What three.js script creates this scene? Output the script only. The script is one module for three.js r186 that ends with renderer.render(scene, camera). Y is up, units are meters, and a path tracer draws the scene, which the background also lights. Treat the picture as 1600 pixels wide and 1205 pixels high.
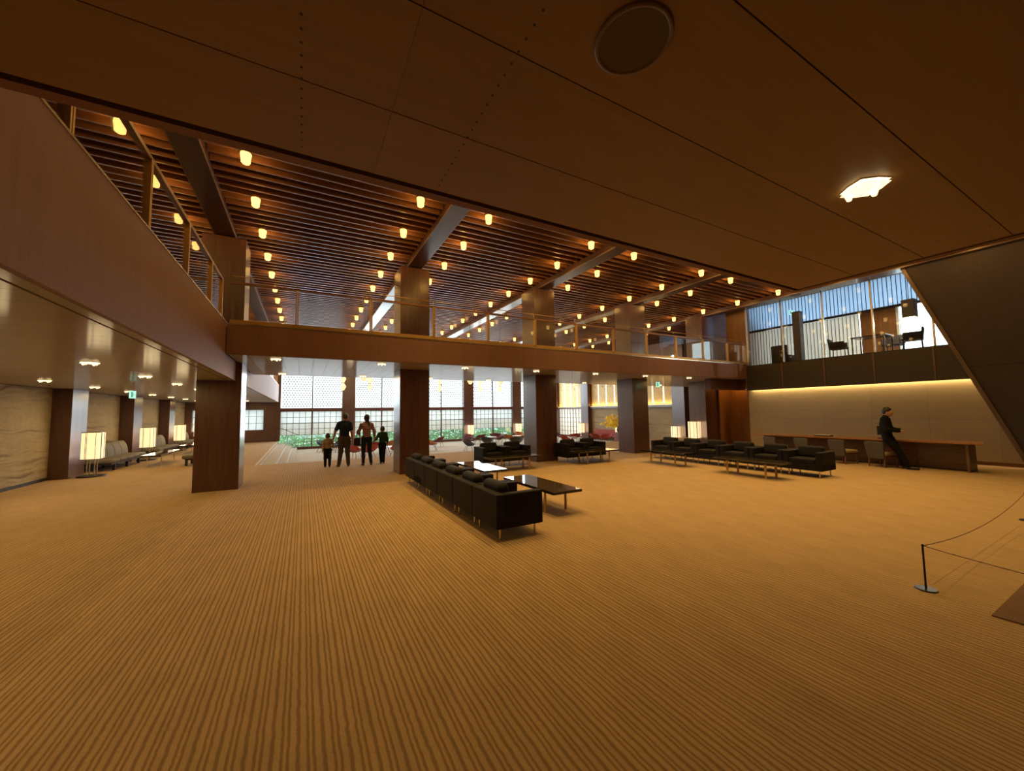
import * as THREE from 'three';
import { RoundedBoxGeometry } from 'three/addons/geometries/RoundedBoxGeometry.js';
import { mergeGeometries } from 'three/addons/utils/BufferGeometryUtils.js';
import { RectAreaLightUniformsLib } from 'three/addons/lights/RectAreaLightUniformsLib.js';
RectAreaLightUniformsLib.init();

// ------------------------------------------------------------------ camera, sky, exposure
const scene = new THREE.Scene();
const camera = new THREE.PerspectiveCamera(90.60, 1600 / 1205, 0.05, 200);
camera.position.set(0, 1.7, 0);
camera.rotation.order = 'YXZ';
camera.rotation.set(0.06799, -0.500984, -0.0140985);
scene.add(camera);
scene.background = new THREE.Color().setRGB(3.7, 4.4, 4.65);          // bright overcast sky outside the windows
const renderer = new THREE.WebGLRenderer({ antialias: true });
renderer.toneMapping = THREE.LinearToneMapping;
renderer.toneMappingExposure = 1.0;
renderer.shadowMap.enabled = true;

const DAYLIGHT = new THREE.Color().setRGB(0.86, 1, 1.08);    // sky light let in by the windows
const WARM = new THREE.Color().setRGB(1, 0.645, 0.20);      // tungsten downlights
const AMBER = new THREE.Color().setRGB(1, 0.52, 0.12);     // amber glass lamps
const PAPER = new THREE.Color().setRGB(1, 0.76, 0.42);     // paper lanterns
const BULB = 0.85, BEAM = 15.5, DOWNLIGHT = 225, LANTERN = 4.6, COVE = 18, DAY = 5.5;

// ------------------------------------------------------------------ helpers
let seed = 7;
const rnd = () => { seed = (seed * 1664525 + 1013904223) >>> 0; return seed / 4294967296; };
const rr = (a, b) => a + (b - a) * rnd();
const used = new Map();
function numbered(n) { const k = used.get(n) ?? 0; used.set(n, k + 1); return k ? `${n}_${String(k).padStart(3, '0')}` : n; }
function thing(name, label, category, pos = [0, 0, 0], turn = 0, group) {
  const o = new THREE.Group(); o.name = numbered(name); o.position.set(...pos); o.rotation.y = turn;
  o.userData = { label, category }; if (group) o.userData.group = group;
  scene.add(o); return o;
}
function setting(name, label, category) {
  const o = new THREE.Group(); o.name = numbered(name); o.userData = { kind: 'structure', label, category }; scene.add(o); return o;
}
function part(parent, name, geo, m, pos = [0, 0, 0], rot) {
  const o = new THREE.Mesh(geo, m); o.name = name; o.position.set(...pos); if (rot) o.rotation.set(...rot);
  o.castShadow = o.receiveShadow = true; parent.add(o); return o;
}
function copy(src, label, pos, turn) {
  const c = src.clone(); c.name = numbered(src.name.replace(/_\d{3}$/, '')); c.userData = { ...src.userData };
  if (label) c.userData.label = label; c.position.set(...pos); if (turn !== undefined) c.rotation.y = turn; scene.add(c); return c;
}
const cache = new Map();
function bx(w, h, d) {                                        // box, uv in metres, grain along the longer side of each face
  const k = [w, h, d].map((v) => v.toFixed(4)).join(); if (cache.has(k)) return cache.get(k);
  const g = new THREE.BoxGeometry(w, h, d), uv = g.attributes.uv, s = [[d, h], [d, h], [w, d], [w, d], [w, h], [w, h]];
  for (let f = 0; f < 6; f++) for (let i = 0; i < 4; i++) {
    const j = f * 4 + i, [a, b] = s[f], u = uv.getX(j) * a, v = uv.getY(j) * b;
    a > b ? uv.setXY(j, v, u) : uv.setXY(j, u, v);
  }
  cache.set(k, g); return g;
}
function rb(w, h, d, r = 0.02, s = 2) { const k = 'r' + [w, h, d, r].map((v) => v.toFixed(4)).join(); if (!cache.has(k)) cache.set(k, new RoundedBoxGeometry(w, h, d, s, r)); return cache.get(k); }
function slab(parent, name, m, x0, x1, y0, y1, z0, z1) {      // box given by its limits
  return part(parent, name, bx(Math.abs(x1 - x0), Math.abs(y1 - y0), Math.abs(z1 - z0)), m, [(x0 + x1) / 2, (y0 + y1) / 2, (z0 + z1) / 2]);
}
function shift(g, x, y, z) { return g.clone().translate(x, y, z); }
function bar(a, b, r, seg = 6) {                              // round bar between two points
  const A = new THREE.Vector3(...a), B = new THREE.Vector3(...b), d = B.clone().sub(A), g = new THREE.CylinderGeometry(r, r, d.length(), seg);
  g.applyQuaternion(new THREE.Quaternion().setFromUnitVectors(new THREE.Vector3(0, 1, 0), d.clone().normalize()));
  const c = A.add(B).multiplyScalar(0.5); g.translate(c.x, c.y, c.z); return g;
}
function merged(list) { return mergeGeometries(list.map((g) => { const q = g.index ? g.toNonIndexed() : g.clone(); for (const k of Object.keys(q.attributes)) if (!['position', 'normal', 'uv'].includes(k)) q.deleteAttribute(k); return q; })); }

// ------------------------------------------------------------------ textures
function hash(x, y) { let h = (x * 374761393 + y * 668265263) | 0; h = Math.imul(h ^ (h >>> 13), 1274126177); return ((h ^ (h >>> 16)) >>> 0) / 4294967296; }
function vnoise(x, y, px, py) {
  const xi = Math.floor(x), yi = Math.floor(y), f = x - xi, g = y - yi, a = f * f * (3 - 2 * f), b = g * g * (3 - 2 * g), m = (v, p) => ((v % p) + p) % p;
  const h = (i, j) => hash(m(xi + i, px), m(yi + j, py));
  return (h(0, 0) * (1 - a) + h(1, 0) * a) * (1 - b) + (h(0, 1) * (1 - a) + h(1, 1) * a) * b;
}
function tex(w, h, fn, repeat, srgb = true) {
  const d = new Uint8Array(w * h * 4);
  for (let y = 0; y < h; y++) for (let x = 0; x < w; x++) { const c = fn(x / w, y / h), i = (y * w + x) * 4; d[i] = c[0] * 255; d[i + 1] = (c[1] ?? c[0]) * 255; d[i + 2] = (c[2] ?? c[0]) * 255; d[i + 3] = 255; }
  const t = new THREE.DataTexture(d, w, h); t.wrapS = t.wrapT = THREE.RepeatWrapping; t.magFilter = THREE.LinearFilter; t.minFilter = THREE.LinearFilter;
  if (srgb) t.colorSpace = THREE.SRGBColorSpace; t.repeat.set(...repeat); t.needsUpdate = true; return t;
}
const grain = tex(256, 512, (u, v) => {
  const a = vnoise(u * 64, v * 4, 64, 4), b = vnoise(u * 20 + 3, v * 2, 20, 2), c = vnoise(u * 128, v * 24, 128, 24);
  const t = 0.80 + 0.12 * a + 0.12 * b + 0.05 * (c - 0.5); return [Math.min(1, t), Math.min(1, t * 0.985), Math.min(1, t * 0.97)];
}, [1 / 0.8, 1 / 1.6]);
const quiet = tex(256, 512, (u, v) => { const t = 0.93 + 0.04 * vnoise(u * 64, v * 4, 64, 4) + 0.03 * vnoise(u * 16, v * 2, 16, 2); return [t]; }, [1 / 0.8, 1 / 1.6]);
const linear = (u) => Math.pow(u, 1 / 2.2);
// ribbed carpet: one thick and two thin dark ribs in every 117 mm, running along v
const ribAt = (p) => { const d = (c, w) => Math.max(0, 1 - Math.abs(((p - c + 1.5) % 1) - 0.5) / w); return Math.min(1, Math.max(1.0 * Math.min(1, 1.6 * d(0.1, 0.11)), 0.95 * Math.min(1, 1.6 * d(0.48, 0.075)), 0.95 * Math.min(1, 1.6 * d(0.72, 0.075)))); };
const carpetMap = tex(1024, 512, (u, v) => {
  const wob = (vnoise(u * 8, v * 24, 8, 24) - 0.5) * 0.05 + (vnoise(u * 64, v * 64, 64, 64) - 0.5) * 0.03, r = ribAt(((u * 8 + wob) % 1 + 1) % 1);
  const n = 0.93 + 0.07 * vnoise(u * 200, v * 200, 200, 200) - 0.06 * vnoise(u * 16, v * 5, 16, 5);
  const k = n * (1 - 0.21 * r); return [k, k * (1 - 0.04 * r), k * (1 - 0.14 * r)];
}, [1 / 0.936, 1 / 1.2]);
const carpetBump = tex(1024, 256, (u, v) => [1 - 0.8 * ribAt((u * 8) % 1) - 0.2 * vnoise(u * 250, v * 250, 250, 250)], [1 / 0.936, 1 / 1.2], false);
const plainCarpetMap = tex(256, 256, (u, v) => { const k = 0.9 + 0.1 * vnoise(u * 100, v * 100, 100, 100) - 0.05 * vnoise(u * 6, v * 6, 6, 6); return [k]; }, [1, 1]);
const wavy = (u, v) => {                                       // long wavy ridges of hand-combed plaster
  const w = (vnoise(u * 4, v * 7, 4, 7) - 0.5) * 0.05 + (vnoise(u * 12, v * 12, 12, 12) - 0.5) * 0.018;
  const s = vnoise(u * 3, (v + w) * 26, 3, 26), q = vnoise(u * 6 + 9, (v + w * 1.3) * 50, 6, 50);
  return 0.65 * s + 0.35 * q;
};
const plasterBump = tex(512, 512, (u, v) => [wavy(u, v)], [1 / 2.6, 1 / 2.6], false);
const plasterMap = tex(512, 512, (u, v) => { const k = 0.9 + 0.06 * vnoise(u * 9 + 4, v * 9, 9, 9) - 0.06 * vnoise(u * 40, v * 40, 40, 40); return [k, k * 0.985, k * 0.95]; }, [1 / 2.6, 1 / 2.6]);
const clothMap = tex(256, 256, (u, v) => { const k = 0.86 + 0.14 * hash(Math.floor(u * 256), Math.floor(v * 256)); return [k]; }, [3, 3]);
const goldMap = tex(256, 512, (u, v) => {
  const n = vnoise(u * 30, v * 60, 30, 60), d = Math.max(0, v - 0.45) * 1.6, leaf = n > 0.78 - 0.25 * d ? 0.6 : 1, k = (0.88 + 0.12 * vnoise(u * 90, v * 180, 90, 180)) * leaf; return [k, k * 0.97, k * 0.9];
}, [1, 1]);

// ------------------------------------------------------------------ materials
const rgb = (r, g, b) => new THREE.Color().setRGB(r, g, b);
function mat(c, rough, o = {}) { return new THREE.MeshPhysicalMaterial({ color: c, roughness: rough, ...o }); }
const M = {
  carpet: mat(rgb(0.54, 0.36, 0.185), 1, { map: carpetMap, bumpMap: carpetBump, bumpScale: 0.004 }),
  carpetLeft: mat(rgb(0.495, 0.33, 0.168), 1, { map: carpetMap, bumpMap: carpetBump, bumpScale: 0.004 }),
  carpetPlain: mat(rgb(0.50, 0.43, 0.34), 1, { map: plainCarpetMap }),
  brownArea: mat(rgb(0.20, 0.11, 0.06), 1, { map: plainCarpetMap }),
  column: mat(rgb(0.1, 0.039, 0.031), 0.32, { map: grain, clearcoat: 0.6, clearcoatRoughness: 0.2 }),
  columnB: mat(rgb(0.09, 0.035, 0.028), 0.32, { map: grain, clearcoat: 0.6, clearcoatRoughness: 0.2 }),
  fascia: mat(rgb(0.255, 0.135, 0.098), 0.65, { map: quiet, specularIntensity: 0.5 }),
  ceilWood: mat(rgb(0.28, 0.155, 0.06), 0.5, { map: quiet }),
  ceilWoodB: mat(rgb(0.27, 0.149, 0.058), 0.5, { map: quiet }),
  glossCeil: mat(rgb(0.31, 0.25, 0.18), 0.6, { specularIntensity: 0.4, clearcoat: 0.22, clearcoatRoughness: 0.1 }),
  glossCeilB: mat(rgb(0.297, 0.24, 0.172), 0.6, { specularIntensity: 0.4, clearcoat: 0.22, clearcoatRoughness: 0.1 }),
  slat: mat(rgb(0.23, 0.10, 0.047), 0.35, { map: grain }),
  slatB: mat(rgb(0.205, 0.09, 0.043), 0.35, { map: grain }),
  beam: mat(rgb(0.075, 0.034, 0.026), 0.35, { map: grain, clearcoat: 0.35, clearcoatRoughness: 0.1 }),
  dark: mat(rgb(0.02, 0.015, 0.012), 0.6),
  plaster: mat(rgb(0.36, 0.29, 0.19), 0.85, { map: plasterMap, bumpMap: plasterBump, bumpScale: 0.06 }),
  beige: mat(rgb(0.40, 0.315, 0.19), 0.6, { map: quiet }),
  beigeB: mat(rgb(0.385, 0.30, 0.18), 0.6, { map: quiet }),
  orangeWood: mat(rgb(0.24, 0.10, 0.025), 0.45, { map: grain }),
  bandDark: mat(rgb(0.05, 0.043, 0.042), 0.45),
  diag: mat(rgb(0.088, 0.072, 0.068), 0.75, { map: quiet, specularIntensity: 0.4 }),
  trim: mat(rgb(0.19, 0.125, 0.09), 0.4, { map: grain }),
  paintWhite: mat(rgb(0.6, 0.56, 0.5), 0.7),
  bronze: mat(rgb(0.46, 0.27, 0.085), 0.42, { metalness: 0.45 }),
  steel: mat(rgb(0.55, 0.5, 0.42), 0.25, { metalness: 1 }),
  darkMetal: mat(rgb(0.035, 0.03, 0.028), 0.4, { metalness: 0.6 }),
  glass: mat(rgb(0.97, 0.98, 0.97), 0.02, { transmission: 1, thickness: 0, ior: 1.5 }),
  windowGlass: mat(rgb(0.96, 0.99, 1), 0, { transmission: 1, thickness: 0, ior: 1.45 }),
  latticeGlass: mat(rgb(0.70, 0.71, 0.71), 0, { transmission: 1, thickness: 0, ior: 1.45 }),
  paper: mat(rgb(0.93, 0.97, 0.99), 1, { transmission: 0.48, thickness: 0 }),
  paperDouble: mat(rgb(0.86, 0.90, 0.91), 1, { transmission: 0.4, thickness: 0 }),
  paperCream: mat(rgb(0.9, 0.85, 0.74), 1, { side: THREE.DoubleSide, transmission: 0.14, thickness: 0 }),
  paperBlue: mat(rgb(0.75, 0.87, 1), 1, { transmission: 0.45, thickness: 0 }),
  lattice: mat(rgb(0.05, 0.055, 0.06), 0.6),
  frame: mat(rgb(0.11, 0.04, 0.033), 0.35, { map: grain }),
  leather: mat(rgb(0.017, 0.013, 0.013), 0.75, { map: clothMap, specularIntensity: 0.4 }),
  leatherB: mat(rgb(0.022, 0.018, 0.018), 0.75, { map: clothMap, specularIntensity: 0.4 }),
  lacquer: mat(rgb(0.07, 0.055, 0.035), 0.05, { ior: 2.2, clearcoat: 1, clearcoatRoughness: 0.02 }),
  lacquerEdge: mat(rgb(0.012, 0.009, 0.008), 0.2),
  bench: mat(rgb(0.15, 0.125, 0.095), 0.75, { map: clothMap }),
  wood: mat(rgb(0.42, 0.19, 0.075), 0.3, { map: grain, clearcoat: 0.5, clearcoatRoughness: 0.15 }),
  woodDark: mat(rgb(0.19, 0.08, 0.038), 0.4, { map: grain }),
  counterChair: mat(rgb(0.10, 0.083, 0.06), 0.8, { map: clothMap }),
  counterSeat: mat(rgb(0.40, 0.31, 0.19), 0.85, { map: clothMap }),
  gold: mat(rgb(0.62, 0.47, 0.22), 0.5, { map: goldMap, metalness: 0.15 }),
  lantern: mat(rgb(0.9, 0.85, 0.7), 0.9, { emissive: PAPER, emissiveIntensity: 0.98 }),
  bulb: mat(rgb(1, 0.8, 0.4), 0.3, { emissive: rgb(1, 0.60, 0.16), emissiveIntensity: 2.6 }),
  downGlow: mat(rgb(1, 0.9, 0.7), 0.4, { emissive: rgb(1, 0.78, 0.42), emissiveIntensity: 1.8 }),
  lampGlow: mat(rgb(1, 0.95, 0.85), 0.4, { emissive: rgb(1, 0.86, 0.62), emissiveIntensity: 4 }),
  coveGlow: mat(rgb(1, 0.85, 0.5), 0.4, { emissive: rgb(1, 0.68, 0.26), emissiveIntensity: 1.6 }),
  stripGlow: mat(rgb(1, 0.97, 0.9), 0.5, { emissive: rgb(1, 0.86, 0.66), emissiveIntensity: 0.6 }),
  screenGlow: mat(rgb(0.8, 0.78, 0.72), 0.9, { emissive: rgb(1, 0.92, 0.76), emissiveIntensity: 0.38 }),
  signGlow: mat(rgb(0.7, 1, 0.9), 0.5, { emissive: rgb(0.35, 0.95, 0.8), emissiveIntensity: 0.9 }),
  red: mat(rgb(0.30, 0.035, 0.022), 0.7, { map: clothMap }),
  burgundy: mat(rgb(0.15, 0.022, 0.03), 0.7, { map: clothMap }),
  orange: mat(rgb(0.42, 0.15, 0.03), 0.7, { map: clothMap }),
  blackSeat: mat(rgb(0.018, 0.02, 0.024), 0.6, { map: clothMap }),
  whiteTop: mat(rgb(0.75, 0.76, 0.75), 0.25),
};

// ------------------------------------------------------------------ the grid of the building (metres)
const CX = [-1.7, 2.8, 7.3, 11.8, 16.3], CZ = -11.32, HW = 0.42, PZ = [-15.82, -20.32, -24.82];
const ZF = -9.45, ZB = -14.0, SOF = 2.94, UP = 3.52, CEIL = 6.05, ZEDGE = -7.02, LOW = -0.6, ZSTEP = -15.65, ZW = -28.9;

// ---- floors
function carpet(parent, name, m, x0, x1, y, z0, z1, th = 0.3) {
  const g = new THREE.BoxGeometry(x1 - x0, th, z1 - z0), p = g.attributes.position, uv = g.attributes.uv;
  for (let i = 0; i < p.count; i++) uv.setXY(i, p.getX(i) + (x0 + x1) / 2, p.getZ(i) + (z0 + z1) / 2);
  return part(parent, name, g, m, [(x0 + x1) / 2, y - th / 2, (z0 + z1) / 2]);
}
{
  const f = setting('floor', 'tan ribbed carpet floor of the main lobby', 'floor');
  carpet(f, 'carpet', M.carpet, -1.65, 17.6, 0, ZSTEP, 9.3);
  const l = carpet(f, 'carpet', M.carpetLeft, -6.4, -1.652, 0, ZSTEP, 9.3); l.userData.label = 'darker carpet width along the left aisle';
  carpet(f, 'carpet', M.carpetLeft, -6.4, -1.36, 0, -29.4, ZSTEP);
  carpet(f, 'carpet', M.carpet, 17.6, 21.2, 0, ZSTEP, -10.6);
  const b = carpet(f, 'brown_area', M.brownArea, 4.9, 16.9, 0.012, -0.96, 6, 0.012); b.userData.label = 'dark brown floor area behind the low rope barrier';  // thin flat sheet, darker brown than the floor around it
  const lo = setting('floor', 'pale sunken lounge floor below the steps', 'floor');
  carpet(lo, 'carpet', M.carpetPlain, -0.29, 21.2, LOW, -29.4, ZSTEP);
  const st = thing('carpeted_steps', 'pale carpeted steps going down to the sunken lounge', 'steps');
  [[-1.36, -0.92, -0.15], [-0.92, -0.6, -0.3], [-0.6, -0.29, -0.45]].forEach(([a, b2, y]) => {
    const t = carpet(st, 'step', M.carpetPlain, a, b2, y, -28.88, ZSTEP - 0.001, 0.6 + y + 0.3);
    slab(t, 'nosing', M.paintWhite, -(b2 - a) / 2, -(b2 - a) / 2 + 0.035, (0.9 + y) / 2, (0.9 + y) / 2 + 0.006, -6.6, 6.6);
  });
  slab(st, 'nosing', M.paintWhite, -1.395, -1.36, 0, 0.006, -28.85, ZSTEP);
}
// ---- columns: a core faced with vertical boards
function column(x, z, y0, y1, m, mB, name, label, group) {
  const c = thing(name, label, 'column', [x, y0, z], 0, group), h = y1 - y0, w = (2 * HW) / 3;
  part(c, 'core', bx(2 * HW - 0.03, h, 2 * HW - 0.03), M.dark, [0, h / 2, 0]);
  for (let i = 0; i < 3; i++) {
    const o = -HW + w * (i + 0.5), a = (i + Math.round(x)) % 2 ? m : mB;
    for (const s of [-1, 1]) {
      part(c, 'board', bx(w - 0.002, h - 0.002, 0.02), a, [o, h / 2, s * (HW - 0.01)]);
      part(c, 'board', bx(0.02, h - 0.002, w - 0.002 - (i === 1 ? 0 : 0.02)), a, [s * (HW - 0.01), h / 2, o + (i === 0 ? 0.01 : i === 2 ? -0.01 : 0)]);
    }
  }
  return c;
}
const colSay = ['beside the left aisle, partly under the left gallery', 'behind the near row of dark armchairs', 'between the two middle pairs of dark armchairs', 'left of the long armchair row by the counter', 'next to the amber-lit niche by the counter wall'];
CX.forEach((x, i) => column(x, CZ, 0, SOF - 0.002, M.column, M.columnB, 'column', `dark reddish wooden column ${colSay[i]}`));
const upSay = ['at the inner corner of the two galleries', 'above the near row of armchairs', 'above the middle pair of armchairs', 'above the left end of the long armchair row', 'near the glass-fronted upper room'];
CX.forEach((x, i) => column(x, CZ, UP, CEIL - 0.12, M.column, M.columnB, 'upper_column', `brown wooden column on the gallery ${upSay[i]}`));
function plasterPanel(parent, name, x0, x1, y0, y1, z0, z1) {
  const g = new THREE.BoxGeometry(Math.abs(x1 - x0), y1 - y0, Math.abs(z1 - z0)), p2 = g.attributes.position, uv = g.attributes.uv;
  for (let i = 0; i < p2.count; i++) uv.setXY(i, p2.getZ(i) + z0 * 0.37, p2.getY(i));
  return part(parent, name, g, M.plaster, [(x0 + x1) / 2, (y0 + y1) / 2, (z0 + z1) / 2]);
}
// ---- left aisle wall with pilasters
{
  const w = setting('wall_left', 'left aisle wall of combed beige plaster', 'wall');
  slab(w, 'backing', M.dark, -6.5, -6.2, -0.3, 6.4, -29.3, 9.3);
  const zs = [9.3, 6.68, 2.18, -2.32, -6.82, -11.32, ...PZ, -29.3];
  for (let i = 0; i + 1 < zs.length; i++) plasterPanel(w, 'plaster_panel', -6.2, -6.1, 0.08, 2.5, zs[i] - (i ? 0.45 : 0), zs[i + 1] + (i + 2 < zs.length ? 0.45 : 0.3));
  slab(w, 'upper_panel', M.fascia, -6.2, -6.15, 3.52, 6.3, -28.9, 9.3);
  const b = setting('baseboard_left', 'dark skirting along the left plaster wall', 'skirting');
  for (let i = 0; i + 1 < zs.length; i++) slab(b, 'skirting', M.dark, -6.2, -6.09, 0, 0.08, zs[i] - (i ? 0.45 : 0), zs[i + 1] + (i + 2 < zs.length ? 0.45 : 0.3));
  const say = ['just beyond the left edge of the view', 'beside the nearest paper floor lantern', 'below the left exit sign', 'third along the left aisle'];
  [-11.32, ...PZ].forEach((z, i) => {
    const p = thing('pilaster', `dark wooden pilaster on the left wall ${say[i]}`, 'pilaster', [-5.9, 0, z]);
    for (let k = 0; k < 3; k++) part(p, 'board', bx(0.398, 2.505, 0.298), k % 2 ? M.column : M.columnB, [0, 1.2525, -0.3 + 0.3 * k]);
  });
}
// ---- left gallery: ceiling of the aisle in glossy planks, slab, fascia, railing
{
  const c = setting('ceiling', 'glossy tan plank ceiling over the left aisle', 'ceiling');
  slab(c, 'ceiling_bed', M.dark, -6.2, -1.445, 2.535, 2.6, -29, 9.3);
  for (let z = 9.2, i = 0; z > -28.9; z -= 0.345, i++) {
    slab(c, 'plank', i % 3 ? M.glossCeil : M.glossCeilB, -6.1, -1.57, 2.51, 2.535, z, Math.max(z - 0.341, -28.9));
  }
  slab(c, 'edge_plank', M.glossCeilB, -1.545, -1.445, 2.51, 2.535, -28.9, 9.2);
  slab(c, 'gallery_deck', M.carpetPlain, -6.2, -1.445, 3.3, 3.52, -28.9, 9.2);
  const f = thing('gallery_fascia', 'deep brown veneer fascia of the left gallery', 'fascia');
  const f2 = thing('gallery_fascia', 'pale-lit fascia of the left gallery beyond the column', 'fascia');
  for (const [ff, a, b] of [[f, -10.89, 9.2], [f2, -28.88, -11.75]]) {
    const fg = new THREE.BoxGeometry(0.04, 1.07, b - a), p = fg.attributes.position, uv = fg.attributes.uv;
    for (let i = 0; i < p.count; i++) uv.setXY(i, p.getZ(i), p.getY(i));
    part(ff, 'veneer', fg, M.fascia, [-1.42, 3.045, (a + b) / 2]); slab(ff, 'capping', M.steel, -1.442, -1.392, 3.58, 3.6, a, b);
  }
}
// ---- front gallery crossing the room
{
  const c = setting('ceiling', 'glossy pale panel soffit under the front gallery', 'ceiling');
  slab(c, 'soffit_bed', M.dark, -1.38, 20.7, SOF + 0.02, SOF + 0.08, ZB + 0.02, ZF - 0.06);
  for (let x = -1.36, i = 0; x < 20.6; x += 0.311, i++) for (const [a, b] of [[ZF - 0.06, -11.75], [-11.757, ZB + 0.01]]) {
    slab(c, 'panel', (i * 7 + (b > -12 ? 1 : 0)) % 3 ? M.glossCeil : M.glossCeilB, x, Math.min(x + 0.306, 20.7), SOF, SOF + 0.02, a, b);
  }
  slab(c, 'gallery_deck', M.carpetPlain, -1.38, 20.7, 3.3, UP, ZB + 0.02, ZF - 0.06);
  slab(c, 'rear_fascia', M.fascia, -1.38, 20.7, SOF, UP, ZB - 0.02, ZB + 0.02);
  const f = thing('gallery_fascia', 'reddish brown fascia of the gallery crossing the lobby', 'fascia');
  const fg = new THREE.BoxGeometry(18.27, 0.6, 0.05), p = fg.attributes.position, uv = fg.attributes.uv;
  for (let i = 0; i < p.count; i++) uv.setXY(i, p.getX(i), p.getY(i));
  part(f, 'veneer', fg, M.fascia, [7.748, SOF + 0.31, ZF - 0.03]);
  slab(f, 'capping', M.steel, -1.388, 16.88, SOF + 0.61, SOF + 0.635, ZF - 0.056, ZF);
}
// ---- glass railings
function railing(name, label, a, b, along, y0, posts, rail = true) {      // along 'x' at z=b or along 'z' at x=b
  const r = thing(name, label, 'railing'), q = (u, y, v) => (along === 'x' ? [u, y, v] : [v, y, u]);
  const box = (n, m, u0, u1, y2, y3, v0, v1) => along === 'x' ? slab(r, n, m, u0, u1, y2, y3, v0, v1) : slab(r, n, m, v0, v1, y2, y3, u0, u1);
  const [u0, u1] = a, lo = Math.min(u0, u1), hi = Math.max(u0, u1);
  box('base_rail', M.bronze, lo, hi, y0, y0 + 0.13, b - 0.02, b + 0.02);
  const cuts = [lo, ...posts.filter((p) => p > lo && p < hi).sort((s, t) => s - t), hi];
  for (let i = 0; i + 1 < cuts.length; i++) box('glass_pane', M.glass, cuts[i] + 0.035, cuts[i + 1] - 0.035, y0 + 0.13, y0 + 0.88, b - 0.006, b + 0.006);
  for (const p of posts) { box('post', M.bronze, p - 0.03, p - 0.006, y0, y0 + 0.9, b - 0.035, b + 0.035); box('post', M.bronze, p + 0.006, p + 0.03, y0, y0 + 0.9, b - 0.035, b + 0.035); }
  box('handrail', M.woodDark, lo, hi, y0 + 0.88, y0 + 0.93, b - 0.03, b + 0.03);
  part(r, 'top_rail', bar(q(lo, y0 + 1.08, b + (along === 'x' ? -0.09 : -0.09)), q(hi, y0 + 1.08, b - 0.09), 0.009), M.bronze);
  for (const p of posts) part(r, 'bracket', bar(q(p, y0 + 0.9, b - 0.02), q(p, y0 + 1.08, b - 0.09), 0.007), M.bronze);
  return r;
}
railing('glass_railing', 'glass and bronze railing along the front gallery edge', [-1.36, 16.85], ZF - 0.1, 'x', UP + 0.02, [-0.16, 1.39, 2.94, 4.49, 6.04, 7.59, 9.16, 10.74, 12.3, 13.9, 15.5, 16.8]);
railing('glass_railing', 'glass and bronze railing on the left gallery, running towards the viewer', [-9.42, 9], -1.495, 'z', UP + 0.02, [-9.36, -8.35, -6.8, -5.25, -3.7, -2.15, -0.6, 2.5, 5.6]);
railing('glass_railing', 'far glass railing of the left gallery beside the lounge windows', [-28.8, -14.1], -1.495, 'z', UP + 0.02, [-28.6, -27, -25.4, -23.8, -22.2, -20.6, -19, -17.4, -15.8, -14.3]);
railing('glass_railing', 'rear glass railing of the front gallery, overlooking the lounge', [-1.3, 20.6], ZB + 0.1, 'x', UP + 0.02, [-1.2, 1.0, 3.2, 5.4, 7.6, 9.8, 12, 14.2, 16.4, 18.6, 20.5]);

// ---- low soffit of the gallery the viewer stands under: wood panels with open joints, rows of small holes
const ZS = -2.0, XS = 4.54;
{
  const c = setting('ceiling', 'dark brown wood panel soffit above the viewer', 'ceiling');
  slab(c, 'soffit_bed', M.dark, -1.39, XS - 0.02, SOF + 0.03, SOF + 0.1, ZS + 0.02, 9.2);
  const xs = [-1.39, 0.297, XS];
  for (let i = 0, z = ZS; z < 9.1; i++, z += 0.462) for (let j = 0; j < 2; j++)
    slab(c, 'panel', (i + j) % 2 ? M.ceilWood : M.ceilWoodB, xs[j] + (j ? 0.0006 : 0), xs[j + 1] - 0.0006, SOF, SOF + 0.012, z + (i ? 0.0026 : 0), Math.min(z + 0.462 - 0.0026, 9.2));
  const disc = new THREE.CylinderGeometry(0.005, 0.005, 0.001, 8), hs = [];
  for (const x of [-0.03, 0.628, 4.165]) for (let z = -1.945; z < 1; z += 0.0517) hs.push(shift(disc, x, SOF - 0.0003, z));
  const h = part(c, 'vent_holes', merged(hs), M.dark); h.userData = { kind: 'stuff', label: 'rows of small round holes in the soffit' };
  slab(c, 'gallery_deck', M.carpetPlain, -1.39, XS, 3.3, UP, ZS - 0.02, 9.2);
  slab(c, 'gap_back', M.dark, -1.39, XS + 0.03, SOF + 0.05, SOF + 0.06, ZS - 0.035, ZS); slab(c, 'gap_back', M.dark, XS, XS + 0.035, SOF + 0.05, SOF + 0.06, ZS, 9.2);
  const f = thing('gallery_fascia', 'brown edge board of the low soffit above the viewer', 'fascia');
  slab(f, 'edge_board', M.fascia, -1.39, XS + 0.095, SOF - 0.002, UP + 0.08, ZS - 0.095, ZS - 0.036); slab(f, 'edge_board', M.fascia, XS + 0.036, XS + 0.095, SOF - 0.002, UP + 0.08, ZS - 0.036, 9.2);
  const s = thing('ceiling_speaker', 'round dark speaker grille in the wood soffit', 'speaker', [0.95, SOF, -0.852]);
  part(s, 'rim', new THREE.TorusGeometry(0.12, 0.009, 10, 48), M.trim, [0, -0.001, 0], [Math.PI / 2, 0, 0]);
  part(s, 'grille', new THREE.CylinderGeometry(0.117, 0.117, 0.006, 48), mat(rgb(0.12, 0.085, 0.04), 0.8), [0, -0.003, 0]);
}
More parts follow.
